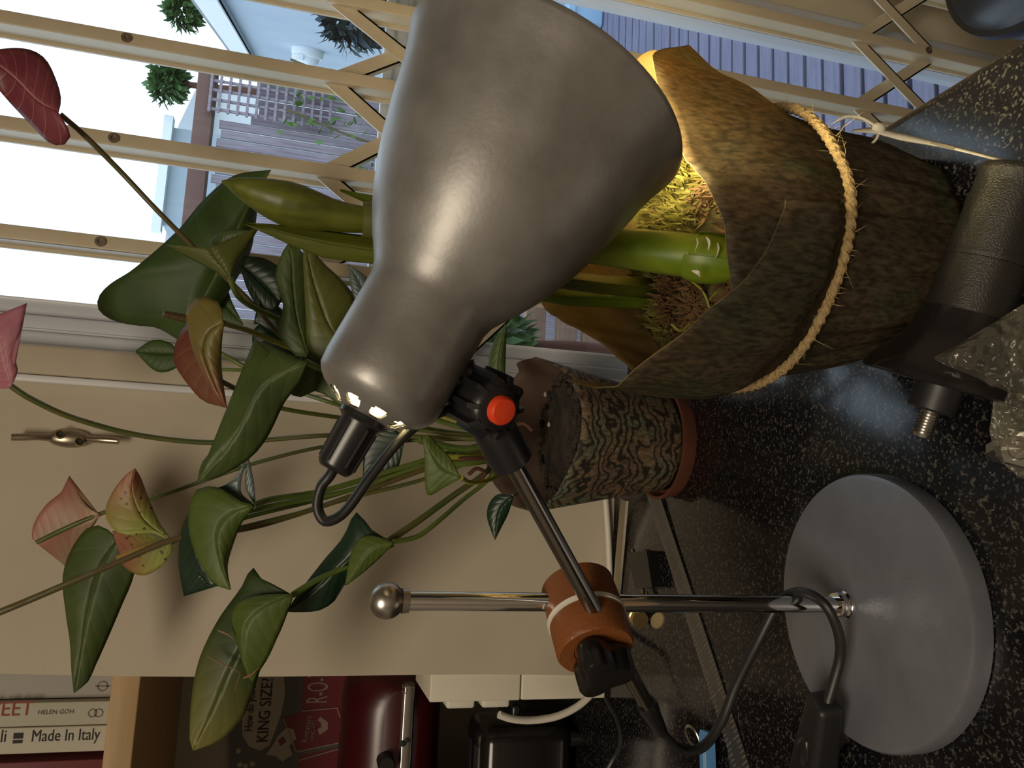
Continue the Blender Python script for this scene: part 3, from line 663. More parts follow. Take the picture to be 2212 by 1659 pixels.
obj('knob_shank', tube([k+V((0, 0, .0015)), k+V((0, 0, .0015))+V((.004, .022, -.003))], .003, 10), 'brass', kb)
kp = onZ(1505, 1592, .004); kr = thing('key_ring', 'split ring with a blue plastic tag on the worktop', 'key ring', (kp.x, kp.y, 0))
for da in (0, .25):
    ring = [kp+V((cos(a)*.0085, sin(a)*.0085, .004+.003*sin(a+1)+.001*da)) + V((da*.004, 0, 0)) for a in [2*pi*i/26 for i in range(27)]]
    obj('ring', tube(ring, .0009, 7, smoothpath=False), 'steel', kr)
a0, a1 = onZ(1532, 1578, .007), onZ(1536, 1690, .007); dd = (a1-a0).normalized(); nn = ZU.cross(dd)
obj('blue_tag', prism([a0-nn*.009+dd*.004, a0-nn*.006, a0+nn*.006, a0+nn*.009+dd*.004, a1+nn*.009, a1-nn*.009], ZU, .005), 'blue_key', kr, smooth=False)
obj('tag_groove', prism([a0-nn*.002+dd*.008+ZU*.005, a0+nn*.002+dd*.008+ZU*.005, a1+nn*.002+ZU*.005, a1-nn*.002+ZU*.005], ZU, .0008), 'blue_pale', kr, smooth=False)
# brass cleat on the wall
c0, c1, cm = onY(28, 945, .846), onY(258, 953, .846), onY(148, 946, .85)
ct = thing('wall_cleat', 'small brass cord cleat screwed to the wall', 'cleat', (cm.x, WY, cm.z))
vs = ball(V((cm.x, .8545, cm.z)), 1, 24, 12, (.0095, .008, .0205)); obj('cleat_plate', vs, 'cleat_metal', ct)
obj('cleat_horn', tube([cm+V((0, .002, .016)), cm+V((-.001, -.004, .028)), c0+V((0, -.004, 0))], [.0042, .0034, .0036, .0034], 12), 'cleat_metal', ct)
obj('cleat_horn', tube([cm+V((0, .002, -.016)), cm+V((0, -.004, -.028)), c1+V((0, -.004, 0))], [.0042, .0034, .0036, .0034], 12), 'cleat_metal', ct)
for px, r in (((130, 938), .0036), ((172, 954), .0034)):
    q = onY(*px, .8462); h = obj('screw_eye', lathe([(.004, .0030), (-.0006, .0030), (-.0012, r), (-.0006, r+.0011), (.004, r+.0011)], q, (0, 1, 0), 20), 'brass', ct)
    obj('screw', lathe([(.0005, .0030), (.0, .0022), (.0008, 0)], q, (0, 1, 0), 12), 'ink', h)

# ================================================================== DESK LAMP
PB = onZ(1826, 1307, .0145)                      # foot of the pole on top of the base
BX, BY = PB.x, PB.y
lamp = thing('desk_lamp', 'silver grey adjustable desk lamp with chrome pole and bell shade, lit', 'lamp', (BX, BY, 0))
BC = V((BX+.0005, BY-.0150, 0))
obj('lamp_base', lathe([(0, 0), (0, .0815), (.001, .083), (.0115, .083), (.0138, .0818), (.0145, .079), (.0145, 0)], BC, ZU, 96), 'base_paint', lamp, sharp=35)
pz1 = onY(836, 1297, BY).z+.006
pole = obj('pole', lathe([(.012, .0052), (pz1-.012, .0052)], (BX, BY, 0), ZU, 32, cap=True), 'chrome', lamp)
obj('collar', lathe([(.0143, .0085), (.016, .0088), (.017, .0078), (.0195, .0074), (.021, .0080), (.0225, .0074), (.0225, .0052)], (BX, BY, 0), ZU, 32), 'chrome', lamp)
fz = pz1-.006
obj('ball_finial', join(ball((BX, BY, fz), .0098, 28, 18), lathe([(-.012, .0064), (-.008, .0068)], (BX, BY, fz), ZU, 24)), 'steel', lamp)
# clamp of two discs
PC = V((BX, BY, 0)); PC.z = onY(1257, 1301, BY).z
AC = P(1308, 1362, .4310)
n_ = ((-UP*26-RT*91)/94.6*.62-FW*.785).normalized()
cl1 = [(-.013, 0), (-.013, .0195), (-.0115, .0215), (.0, .0220), (.0095, .0220), (.0102, .0214), (.0102, 0)]
obj('clamp_disc', lathe(cl1, PC, n_, 56), 'orange_print', lamp)
obj('clamp_washer', lathe([(.0103, 0), (.0103, .0228), (.0128, .0228), (.0128, 0)], PC, n_, 56), 'white_plastic', lamp)
cl2 = [(.0129, 0), (.0129, .0212), (.0136, .0220), (.0310, .0218), (.0330, .0205)]
for i in range(4): cl2 += [(.0330-.0002*i, .0200-.0018*i), (.0326-.0002*i, .0190-.0018*i)]
cl2 += [(.0320, .0125), (.0312, .0118), (.0312, 0)]
obj('clamp_disc', lathe(cl2, PC, n_, 56), 'orange_print', lamp)
a_, e1_, e2_ = frame(n_); kvs, kfs = [], []
kseg = 60
def knob_r(u): return .0148+.0036*cos(3*u)
prof = [(.0305, .55), (.0332, .55), (.0340, .92), (.0350, .98), (.0365, 1.0), (.0480, .97), (.0502, .90), (.0508, .7), (.0508, 0)]
KR = radians(20)
for t, s in prof:
    for kk in range(kseg):
        u = 2*pi*kk/kseg; rr_ = knob_r(u+KR)*s; kvs.append(PC+a_*t+(e1_*cos(u)+e2_*sin(u))*rr_)
for i in range(len(prof)-1):
    for kk in range(kseg): j = (kk+1) % kseg; kfs.append([i*kseg+kk, i*kseg+j, (i+1)*kseg+j, (i+1)*kseg+kk])
obj('clamp_knob', (kvs, kfs), 'black_gloss', lamp)
# arm
AT = P(1083, 955, .374); ad = (AC-AT).normalized()
AE = AT+ad*((AC-AT).length*1.515)
obj('arm', tube([AT, AE], .0046, 24, 2, smoothpath=False), 'chrome_dark', lamp)
obj('arm_ferrule', lathe([(-.006, .0046), (-.006, .0060), (.0, .0062), (.004, .0056), (.022, .0038)], AE, ad, 24), 'black_plastic', lamp)
obj('arm_socket', lathe([(-.032, .0075), (-.026, .0104), (-.006, .0108), (.004, .0106), (.0045, .0096), (.0045, .0046)], AT+ad*.008, ad, 28), 'black_plastic', lamp)
# hinge knob with fins and red cap
toC = -ray(1060, 880).normalized()
pd = (P(1100, 910, .37)-P(1013, 865, .37)).normalized()
kx = (toC*.80+pd*.60).normalized()
H1 = P(1086, 888, .348); H0 = H1-kx*.030
hub = obj('hinge_knob', lathe([(-.002, .004), (0, .0125), (.004, .0132), (.022, .0132), (.026, .0118), (.0275, .0095)], H0, kx, 40, cap=True), 'black_plastic', lamp)
ka, k1, k2 = frame(kx)
for i in range(10):
    u = 2*pi*i/10+.2; dd_ = k1*cos(u)+k2*sin(u); tt = ka.cross(dd_)
    obj('grip_fin', prism([H0+dd_*.011-tt*.0013+ka*.003, H0+dd_*.0158-tt*.0010+ka*.004, H0+dd_*.0158-tt*.0010+ka*.0245, H0+dd_*.011-tt*.0013+ka*.0275], tt, .0024), 'black_plastic', hub, smooth=False)
obj('red_cap', lathe([(.026, .0068), (.0300, .0068), (.0315, .0058), (.0320, .003), (.0321, 0)], H0, kx, 36), 'red_plastic', lamp)
SA, SB = V((.0455, .3531, .3270)), V((.1947, .3451, .2563)); sx_ = (SB-SA).normalized(); SL = (SB-SA).length
HB = H0+kx*.006
nk = SA+sx_*.038
hb = (HB-nk); hb = hb-sx_*hb.dot(sx_)*.2
obj('hinge_bracket', join(tube([nk+hb.normalized()*.026, nk.lerp(HB, .72), HB], [.0095, .0085, .0110], 14, 10), tube([HB-kx*.004, HB.lerp(AT, .5), AT+ad*.002], [.0105, .0095, .0085], 14, 10)), 'black_plastic', lamp)
# bell shade with real vent slots; t = 0 is the shoulder of the cap end
outer = [(-.0108, .0090), (-.0104, .0142), (-.0096, .0156), (-.0083, .0174), (-.0071, .0192), (-.0062, .0206), (-.0045, .0238), (-.0015, .0270), (.0015, .0289), (.008, .0296), (.03, .0297), (.048, .0299), (.054, .0315), (.060, .0352), (.066, .0392), (.0765, .0452), (.086, .0498), (.0961, .0540), (.108, .0580), (.1198, .0614), (.132, .0645), (.1446, .0673), (.156, .0708), (SL-.002, .0738), (SL, .0744)]
SEG = 108
slot = lambda i, kk: (i in (2, 3) and (kk % 12) < 7) or (i in (1, 4) and 1 <= (kk % 12) < 6)
obj('lamp_shade', lathe(outer+[(SL+.0008, .0740), (SL+.0004, .0732)], SA, sx_, SEG, skip=slot), 'shade_paint', lamp, sharp=60)
inner = [(t+.0009 if i < 9 else t+.0002, max(r-.0011, .002)) for i, (t, r) in enumerate(outer)]
obj('shade_lining', lathe(inner, SA, sx_, SEG, skip=slot), 'lining', lamp, sharp=60)
obj('lamp_holder', lathe([(-.0100, .0112), (-.0130, .0112), (-.0138, .0100), (-.0150, .0090), (-.0360, .0084), (-.0375, .0074), (-.0385, .0060), (-.0385, .003)], SA, sx_, 40), 'black_plastic', lamp)
for i in range(6):
    u = 2*pi*i/6+.5; a2, q1, q2 = frame(sx_); dd_ = q1*cos(u)+q2*sin(u)
    obj('holder_rib', tube([SA-sx_*.016+dd_*.0090, SA-sx_*.035+dd_*.0084], .0007, 6, smoothpath=False), 'black_rubber', lamp)
obj('bulb_socket', lathe([(-.009, .0), (-.009, .0090), (.004, .0090), (.006, .0125), (.046, .0135), (.046, .0)], SA, sx_, 28), 'white_plastic', lamp)
bulb = obj('bulb', lathe([(.045, .010), (.065, .011), (.082, .018), (.095, .0235), (.107, .025), (.120, .021), (.128, .012), (.131, 0)], SA, sx_, 20), mat('bulb_glow', (1, .9, .7), .4, emit=((1, .84, .47), 230)), lamp)
# lamp cables
ts = SA-sx_*.037
obj('shade_cable', tube([ts+sx_*.004, ts-sx_*.004, P(695, 1050, .345), P(686, 1095, .345), P(703, 1126, .345), P(742, 1108, .347), P(800, 1030, .350), P(860, 955, .355), P(920, 905, .362), P(972, 882, .368), HB+kx*-.006], .0032, 12, 80, flat=.75), 'black_rubber', lamp)
obj('power_cable', tube([AE-ad*.003, AE+ad*.018, P(1475, 1621, .482), P(1520, 1612, .489), P(1558, 1560, .495), P(1590, 1480, .499), P(1640, 1380, .503), P(1680, 1305, .501), P(1706, 1284, .495), P(1745, 1282, .481), P(1785, 1310, .470), P(1812, 1370, .470), P(1814, 1420, .474), P(1800, 1475, .476), P(1787, 1518, .476)], .0033, 12, 110, flat=.8), 'black_rubber', lamp)
# inline switch: part of the lamp's lead
w0, w1 = P(1783, 1512, .476), onZ(1752, 1700, .014)
wd = (w1-w0).normalized(); ws = wd.cross(ZU).normalized(); wu = ws.cross(wd)
def sw(vf): return xf(vf, Matrix((wd, ws, wu)).transposed().to_4x4())
bm = bmesh.new(); bmesh.ops.create_cube(bm, size=1)
for v in bm.verts:
    f = .62 if v.co.x < 0 else 1.0
    v.co = V(((v.co.x+.5)*.080, v.co.y*.030*f, v.co.z*.021*(.8 if v.co.x < 0 else 1)))
bmesh.ops.bevel(bm, geom=bm.edges[:], offset=.0045, segments=4, affect='EDGES', profile=.5)
s_ = bmo(bm); M = Matrix((wd, ws, wu)).transposed().to_4x4(); M.translation = w0
isw = obj('inline_switch', xf(s_, M), 'black_rubber', lamp)
obj('switch_rocker', xf(ball((.045, 0, .0095), 1, 18, 10, (.013, .0065, .0035)), M), 'black_plastic', isw)
# ================================================================== WRAPPED AMARYLLIS
WC = V((.165, .42, 0))
am = thing('potted_amaryllis', 'budding amaryllis in a moss filled pot wrapped in brown mottled paper and twine', 'plant', tuple(WC))
WB = V((.169, .404, 0))
def tw(th): return .0825, .0985+.0014*cos(th)+.0087*sin(th)
def sheet(cols, n_th, off, seed):
    """cols: [(theta deg, top point)] ; each column runs from the pot foot through the twine to the top edge"""
    th0, th1 = cols[0][0], cols[-1][0]; vs, fs, uv = [], [], []; M_ = 26
    ths = [c[0] for c in cols]
    for i in range(n_th):
        th = th0+(th1-th0)*i/(n_th-1); k = 0
        while k < len(ths)-2 and th > ths[k+1]: k += 1
        f = (th-ths[k])/(ths[k+1]-ths[k]); p1, p2 = V(cols[k][1]), V(cols[k+1][1])
        p0 = V(cols[k-1][1]) if k else p1*2-p2; p3 = V(cols[k+2][1]) if k+2 < len(cols) else p2*2-p1
        top = p1+(p2-p0)*.5*f*(1-f)**2+(p2-p1)*(f*f*(3-2*f))-(p3-p1)*.5*f*f*(1-f)
        a = radians(th); r_, z_ = tw(a); fold = .0016*sin(a*13+seed)+.0012*sin(a*29+2*seed)
        u_ = V((cos(a), sin(a), 0))
        base = WB+u_*(.059+off+fold*.6)+ZU*.0015; low = WB.lerp(WC, .38)+u_*(.069+off+fold)+ZU*z_*.38; mid = WC+u_*(r_+off+fold*.3-.001)+ZU*z_
        above = mid.lerp(top, .3)+u_*(.004+off)
        cp_ = catmull([base, low, mid, above, top], M_)
        for j, p in enumerate(cp_):
            s = j/(M_-1); q = mnoise.noise(V((p.x*38, p.y*38, p.z*26+seed)))*.0034*(s*(1.15-.9*s))*2+abs(mnoise.noise(V((a*5+seed, s*3.2, seed))))*.0035*s
            vs.append(p+u_*q); uv.append((i/(n_th-1), s))
    for i in range(n_th-1):
        for j in range(M_-1): a = i*M_+j; fs.append([a, a+M_, a+M_+1, a+1])
    return vs, fs, uv
At = [(-125, onY(1584, 655, .345)), (-101, onY(1556, 470, .34)), (-80, onY(1503, 372, .343)), (-62, onY(1470, 320, .348)), (-35, (.247, .366, .188)), (-8, onY(1492, 104, .415)), (6, onY(1440, 112, .425)), (20, onY(1376, 128, .44)), (50, (.245, .49, .195)), (78, (.185, .505, .212)), (100, onY(1168, 648, .482)), (122, onY(1215, 690, .482)), (143, onY(1300, 742, .478)), (165, onY(1385, 815, .455))]
Bt = [(158, onY(1400, 842, .45)), (176, onY(1226, 822, .428)), (190, onY(1312, 840, .40)), (207, onY(1370, 798, .37)), (225, onY(1512, 684, .345)), (245, onY(1622, 588, .331)), (260, onY(1690, 462, .327)), (267, onY(1698, 430, .327))]
wrapA = sheet(At, 110, 0, 1.3); wrapB = sheet(Bt, 70, .0042, 1.3)
for nm, (vs, fs, uv) in (('wrapping_paper', wrapA), ('paper_overlap', wrapB)):
    o = obj(nm, (vs, fs), 'wrap_print', am, uv=uv); o.data.materials.append(MATS['kraft_inside'])
    md = o.modifiers.new('thickness', 'SOLIDIFY'); md.thickness = .0006; md.offset = -1; md.material_offset = 1; md.material_offset_rim = 1; md.use_rim = True
obj('pot', lathe([(.002, 0), (.002, .047), (.09, .063), (.09, .060), (.085, 0)], WC.lerp(WB, .6), ZU, 40), 'terracotta', am)
# moss: bed and thousands of sprigs
def moss_z(x, y):
    if y < .385 and abs(x-.135) < .03: return .136
    r2 = ((x-WC.x)**2+(y-WC.y)**2)/.080**2
    return .154-.022*r2+.006*mnoise.noise(V((x*45, y*45, 0)))
vs, fs = [], []; NR, NS = 14, 40
for i in range(NR+1):
    for k in range(NS):
        r_ = .0785*i/NR; u = 2*pi*k/NS; x, y = WC.x+r_*cos(u), WC.y+r_*sin(u); vs.append((x, y, moss_z(x, y)-.003))
for i in range(NR):
    for k in range(NS): j = (k+1) % NS; fs.append([i*NS+k, i*NS+j, (i+1)*NS+j, (i+1)*NS+k])
ms = obj('moss_bed', (vs, fs), 'moss_bed', am)
rd = random.Random(9); green, brown = [], []
for i in range(5200):
    u = rd.uniform(0, 2*pi); r_ = .0765*sqrt(rd.random()); x, y = WC.x+r_*cos(u), WC.y+r_*sin(u)
    br = mnoise.noise(V((x*28+3, y*28, 1)))+rd.uniform(-.25, .25) > (.18 if x > .15 else -.05)
    g = mnoise.noise_vector(V((x*30, y*30, 5)))
    d = V((g.x+rd.uniform(-.6, .6), g.y+rd.uniform(-.6, .6), rd.uniform(.15, .9)))-V((cos(u), sin(u), 0))*(1.2 if r_ > .062 else 0)
    (brown if br else green).append(blade((x, y, moss_z(x, y)-.003), d, rd.uniform(.005, .013), rd.uniform(.0005, .0011), rd.uniform(-1, 1)))
obj('moss', join(*green), 'moss', am)['kind'] = 'stuff'
obj('brown_moss', join(*brown), 'moss_brown', am)['kind'] = 'stuff'
for pts in ([(1490, 605), (1515, 625), (1528, 650), (1532, 665)], [(1450, 700), (1470, 715), (1490, 700)], [(1530, 650), (1560, 620), (1580, 600)]):
    obj('root_thread', tube([onY(x, y, .385) for x, y in pts], .0007, 6, 20), 'stem_yellow', am)
# bulb neck, flower stalk, bud, strap leaves
SYP = .437
def ya(x, y, dd=0): return onY(x, y, SYP+dd)
obj('flower_stalk', tube([onY(1510, 554, .374), onY(1400, 542, .392), onY(1300, 530, .412), onY(1200, 518, .430), ya(1100, 505, .002), ya(950, 487, .003), ya(835, 479, 0)], [.0125, .0116, .0112, .0108, .0104], 24, 40), 'amaryllis', am)
obj('stalk_neck', tube([ya(850, 480), ya(815, 477), ya(782, 475)], [.0108, .0110, .0100], 24, 12), 'stem_dark', am)
bk_ = [ya(783, 474), ya(768, 473), ya(745, 470), ya(700, 461), ya(650, 449), ya(600, 434), ya(555, 418), ya(520, 405), ya(495, 396), ya(479, 392)]
bd = obj('bud', tube(bk_, [.0093, .0102, .0112, .0134, .0152, .0152, .0132, .0102, .0062, .0006], 28, 60, flat=.8), 'bud', am)
bn_ = onY(1530, 558, .371)
dirn = (onY(1400, 545, .388)-bn_).normalized()
for kk, (a0, r0) in enumerate(((0, .0135), (2.2, .0120), (4.1, .0105))):
    pr = [(-.014, r0*.85), (-.006, r0*1.02), (.003, r0*1.06), (.009, r0*1.0), (.0125-.002*kk, r0*.9)]
    obj('bulb_scale', lathe(pr, bn_, dirn, 32, skip=lambda i, k2, a0=a0: ((k2*2*pi/32-a0) % (2*pi)) > 4.6), 'amaryllis', am)
for px in ((1505, 515, 1500, 545), (1525, 512, 1530, 540), (1550, 525, 1545, 560), (1495, 585, 1512, 598)):
    p = onY(px[0], px[1], .3565); q = onY(px[2], px[3], .3560); obj('dry_husk', tube([p, p.lerp(q, .5)+V((0, -.002, 0)), q], [.0004, .0012, .0003], 6, 10, flat=.25), 'paper_white', am)
def surf(patches, fn, n=16, m=7, bulge=0.):
    """leaf surface from pairs of edge curves (midrib, margin); uv u = midrib to margin, v = base to tip"""
    vs, fs, uv = [], [], []
    for pt in patches:
        A, B = pt[0], pt[1]; bl = pt[2] if len(pt) > 2 else bulge*.38
        a3 = catmull([V((*p, 0)) if len(p) == 2 else V(p) for p in A], n); b3 = catmull([V((*p, 0)) if len(p) == 2 else V(p) for p in B], n)
        k0 = len(vs)
        for i in range(n):
            for j in range(m):
                s = j/(m-1); p = a3[i].lerp(b3[i], s)
                vs.append(fn(p.x, p.y, p.z-bl*sin(pi*s)*sin(pi*min(1, max(0, i/(n-1)*.9+.08))))); uv.append((s, i/(n-1)))
        for i in range(n-1):
            for j in range(m-1): a = k0+i*m+j; fs.append([a, a+m, a+m+1, a+1])
    return vs, fs, uv
def leaf(name, m, patches, D, parent, bulge=.006, th=.0007, fn=None, n=16):
    vs, fs, uv = surf(patches, fn or (lambda x, y, dd: P(x, y, D+dd)), n=n, bulge=bulge)
    o = obj(name, (vs, fs), m, parent, uv=uv, sharp=180)
    md = o.modifiers.new('thickness', 'SOLIDIFY'); md.thickness = th; md.offset = 0
    return o
# strap leaves rise from the bulb behind the lamp shade
leaf('strap_leaf', 'bud', [([(1420, 625), (1250, 608), (1000, 566), (800, 540), (680, 520), (590, 497), (527, 483)], [(1415, 603, .004), (1250, 590, .006), (1000, 545, .006), (800, 512, .006), (680, 497, .005), (590, 486, .003), (527, 483)]), ([(1420, 625), (1250, 608), (1000, 566), (800, 540), (680, 520), (590, 497), (527, 483)], [(1415, 645, .004), (1250, 628, .006), (1000, 592, .006), (800, 568, .006), (690, 554, .005), (600, 515, .003), (527, 483)])], 0, am, .002, .0012, ya)
leaf('strap_leaf', 'amaryllis', [([(1425, 652), (1300, 645), (1195, 640), (1050, 590), (900, 480), (735, 410)], [(1425, 632, .004), (1300, 622, .004), (1200, 610, .004), (1050, 560, .004), (900, 450, .004), (735, 410)]), ([(1425, 652), (1300, 645), (1195, 640), (1050, 590), (900, 480), (735, 410)], [(1420, 668, .004), (1300, 662, .004), (1190, 654, .004), (1050, 605, .004), (900, 490, .004), (735, 412)])], 0, am, .002, .0012, lambda x, y, dd: onY(x, y, .452+dd))
# twine with loose fibres, and the price tag on its plastic loop
tp = []
for i in range(97):
    a = 2*pi*i/96; r_, z_ = tw(a); tp.append(WC+V((cos(a), sin(a), 0))*(r_+.0036+.0026*(1 if 2.7 < a < 4.8 else 0 if a < 2.4 or a > 5.1 else (a-2.4)/.3 if a < 2.7 else (5.1-a)/.3))+ZU*(z_+.001*sin(5*a)))
tws = obj('twine', tube(tp, .0026, 10, smoothpath=False), 'twine', am)
strands = []
for ph in (0, pi):
    q = []
    for i in range(481):
        a = 2*pi*i/480; p = tp[i//5].lerp(tp[min(i//5+1, 96)], (i % 5)/5); rr_ = V((cos(a), sin(a), 0)); q.append(p+(rr_*cos(a*48+ph)+ZU*sin(a*48+ph))*.0015)
    strands.append(tube(q, .0018, 6, smoothpath=False))
obj('twine_strand', join(*strands), 'twine', tws)
rd = random.Random(21); fz_ = []
for i in range(230):
    a = rd.uniform(pi*.9, 2*pi+.2); r_, z_ = tw(a); p = WC+V((cos(a), sin(a), 0))*(r_+.005)+ZU*(z_+rd.uniform(-.003, .003))
    d = V((cos(a)*.6+rd.gauss(0, .7), sin(a)*.6+rd.gauss(0, .7), rd.gauss(0, .9)))
    fz_.append(blade(p, d, .002+.009*rd.random()**2.2, .00013, rd.uniform(-3, 3)))
obj('twine_fibres', join(*fz_), 'fuzz', tws)['kind'] = 'stuff'
kn = P(1898, 276, .455)
tg = obj('price_tag', surf([([(1840, 283, .004), (1890, 277, .002), (1925, 285), (2050, 315, -.020), (2190, 352, -.048)], [(1842, 286, .0), (1895, 290, -.002), (1940, 303, -.004), (2050, 322, -.024), (2180, 354, -.052)])], lambda x, y, dd: P(x, y, .455+dd), n=14, m=3)[:2], 'paper_white', am)
tg.modifiers.new('thickness', 'SOLIDIFY').thickness = .0008
obj('tag_print', tube([P(2010, 309, .4390), P(2035, 314, .4335), P(2060, 320, .4280)], .0008, 6, 12, flat=.3), 'ink_grey', tg)
lp = obj('tag_loop', tube([P(1808, 262, .455), P(1830, 252, .454), P(1862, 256, .454), P(1885, 268, .454), kn, P(1893, 300, .454), P(1870, 318, .453), P(1840, 323, .452), P(1818, 322, .452)], .0008, 8, 50), 'white_plastic', am)
obj('tag_knot', ball(kn, .0036, 12, 8, (.8, .8, 1.2)), 'white_plastic', lp)

# ================================================================== ANTHURIUM
PC2 = V((.066, .712, 0))
an = thing('potted_anthurium', 'leggy anthurium with pink and red spathes in a camouflage print sleeve', 'plant', tuple(PC2))
obj('saucer', lathe([(.0, 0), (.0, .053), (.013, .0565), (.0145, .0565), (.0145, .0535), (.005, .050), (.005, 0)], PC2, ZU, 56), 'terracotta', an)
vs, fs = [], []; SN, SM = 72, 14
for k in range(SN):
    a = 2*pi*k/SN; u_ = V((cos(a), sin(a), 0))
    top = .148+.024*sin(a)+.003*cos(3*a+.7)+(.006*sin(9*a) if 0 < a < 1.2 else 0)
    for j in range(SM):
        s = j/(SM-1); z = .008+(top-.008)*s; r_ = .047+.026*s+.001*sin(a*11+s*3)*s
        vs.append(PC2+u_*r_+ZU*z)
for k in range(SN):
    for j in range(SM-1): a = k*SM+j; b = ((k+1) % SN)*SM+j; fs.append([a, b, b+1, a+1])
sv = obj('paper_sleeve', (vs, fs), 'sleeve_print', an); sv.data.materials.append(mat('sleeve_inside', (.10, .06, .04), .8))
md = sv.modifiers.new('thickness', 'SOLIDIFY'); md.thickness = .0008; md.offset = -1; md.material_offset = 1
obj('soil', lathe([(.112, .066), (.118, .05), (.121, .025), (.120, 0)], PC2, ZU, 40), 'soil', an)
rd = random.Random(5); crumbs = []
for i in range(260):
    u = rd.uniform(0, 2*pi); r_ = .062*sqrt(rd.random()); crumbs.append(ball(PC2+V((r_*cos(u), r_*sin(u), .119)), rd.uniform(.002, .005), 6, 4, (rd.uniform(.6, 1.3), 1, .6)))
obj('bark_chips', join(*crumbs), 'soil', an)['kind'] = 'stuff'
for px in ((1162, 848), (1186, 917), (1178, 852), (1120, 955)): obj('perlite_grain', ball(onZ(*px, .123), .0028, 8, 6, (1, .7, .6)), 'perlite', an)
def petiole(m, pts, r=.0022, name='petiole'):
    return obj(name, tube([P(*p) for p in pts], r if not isinstance(r, (int, float)) else (r, r*.85), 9, 8*len(pts)), m, an)
RTX = (1110, 950, .722)
# --- big leaf against the window
leaf('leaf', 'leaf_back', [([(395, 735), (440, 640), (480, 560), (530, 455), (585, 367)], [(390, 737, .02), (340, 708, .022), (290, 702, .02), (245, 692, .018), (217, 674, .016), (210, 656, .014), (217, 635, .012), (240, 612, .008), (290, 580, .0), (385, 497, .005), (440, 432, .01), (505, 380, .01), (585, 367)]), ([(395, 735), (440, 640), (480, 560), (530, 455), (585, 367)], [(398, 735, .02), (450, 690, .02), (500, 620, .02), (540, 545, .02), (552, 480, .02), (562, 410, .01), (585, 367)])], .70, an, .012, n=44)
petiole('stem_green', [(400, 735, .72), (470, 760, .73), (600, 830, .735), (900, 920, .73), RTX])
# --- cupped leaf, top middle
leaf('leaf', 'leaf_olive', [([(497, 602), (480, 575), (462, 550), (455, 535)], [(497, 602), (455, 580, .01), (400, 552, .01), (361, 529, .005)]), ([(497, 602), (480, 575), (462, 550), (455, 535)], [(497, 602), (515, 570, .01), (540, 525, .015), (562, 488, .02)])], .62, an, .01)
leaf('leaf', 'leaf', [([(497, 600, .025), (480, 560, .035), (470, 530, .03)], [(497, 600, .025), (470, 560, .04), (455, 520, .035)]), ([(497, 600, .025), (480, 560, .035), (470, 530, .03)], [(497, 600, .025), (520, 540, .045), (545, 498, .03)]), ([(470, 530, .03), (500, 520, .03), (530, 505, .03)], [(455, 520, .035), (485, 497, .03), (545, 498, .03)])], .62, an, .004)
petiole('stem_green', [(497, 600, .63), (515, 640, .64), (560, 670, .66), (620, 697, .68), (665, 722, .70), (900, 870, .73), RTX], .0026)
# --- dark leaf behind
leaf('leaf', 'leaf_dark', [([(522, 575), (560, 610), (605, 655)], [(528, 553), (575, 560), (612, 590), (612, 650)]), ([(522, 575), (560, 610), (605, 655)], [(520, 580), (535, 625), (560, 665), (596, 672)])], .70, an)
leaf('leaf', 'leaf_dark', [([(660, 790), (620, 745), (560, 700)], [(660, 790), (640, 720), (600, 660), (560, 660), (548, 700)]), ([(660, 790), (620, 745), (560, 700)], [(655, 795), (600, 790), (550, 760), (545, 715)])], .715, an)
# --- two upright leaves by the lamp neck
leaf('leaf', 'leaf', [([(665, 770), (640, 680), (632, 610), (630, 560), (622, 527)], [(640, 770), (600, 720), (612, 660), (595, 600), (608, 550), (622, 527)]), ([(665, 770), (640, 680), (632, 610), (630, 560), (622, 527)], [(680, 770, .01), (672, 700, .01), (668, 620, .01), (662, 560, .01), (640, 530)])], .66, an)
leaf('leaf', 'leaf_olive', [([(735, 740), (705, 690), (680, 620), (668, 570), (660, 518)], [(700, 790, .0), (668, 760, .0), (661, 680, .0), (657, 600), (655, 545), (659, 515)]), ([(735, 740), (705, 690), (680, 620), (668, 570), (660, 518)], [(740, 735, .01), (762, 690, .015), (766, 645, .015), (735, 602, .012), (700, 570, .008), (682, 547, .003), (664, 520)])], .60, an)
leaf('leaf', 'leaf', [([(700, 760), (690, 800), (680, 845)], [(670, 760), (640, 800), (628, 850), (650, 858)]), ([(700, 760), (690, 800), (680, 845)], [(760, 770), (770, 820), (750, 880), (700, 850)])], .615, an)
leaf('leaf', 'leaf_grey', [([(790, 650), (775, 610), (752, 570)], [(765, 650), (757, 610), (752, 570)]), ([(790, 650), (775, 610), (752, 570)], [(810, 640), (792, 600), (752, 570)])], .68, an, .002)
petiole('stem_brown', [(130, 247, .60), (180, 290, .61), (260, 370, .63), (340, 455, .64), (430, 545, .66), (530, 640, .685), (665, 780, .72), (900, 890, .73), RTX], .0022, 'flower_stem')
petiole('stem_yellow', [(483, 698, .60), (540, 715, .63), (600, 740, .66), (670, 770, .69), (900, 880, .725), RTX], .0024, 'flower_stem')
# --- long hanging leaf in front
leaf('leaf', 'leaf', [([(662, 782), (600, 810), (560, 840), (530, 900), (490, 970), (450, 1015), (427, 1040)], [(660, 780), (610, 772, .01), (575, 755, .012), (550, 733, .02)]), ([(550, 733, .02), (545, 800, .012), (522, 880, .01), (480, 950, .01), (436, 1000, .006), (427, 1040)], [(662, 782), (600, 810), (560, 840), (530, 900), (490, 970), (450, 1015), (427, 1040)]), ([(662, 782), (600, 810), (560, 840), (530, 900), (490, 970), (450, 1015), (427, 1040)], [(664, 784), (642, 832, .01), (615, 868, .012), (580, 940, .012), (545, 985, .01), (480, 1026, .006), (427, 1042)])], .56, an, .004)
petiole('stem_green', [(664, 783, .565), (700, 800, .60), (800, 850, .66), (950, 910, .70), RTX], .0024)
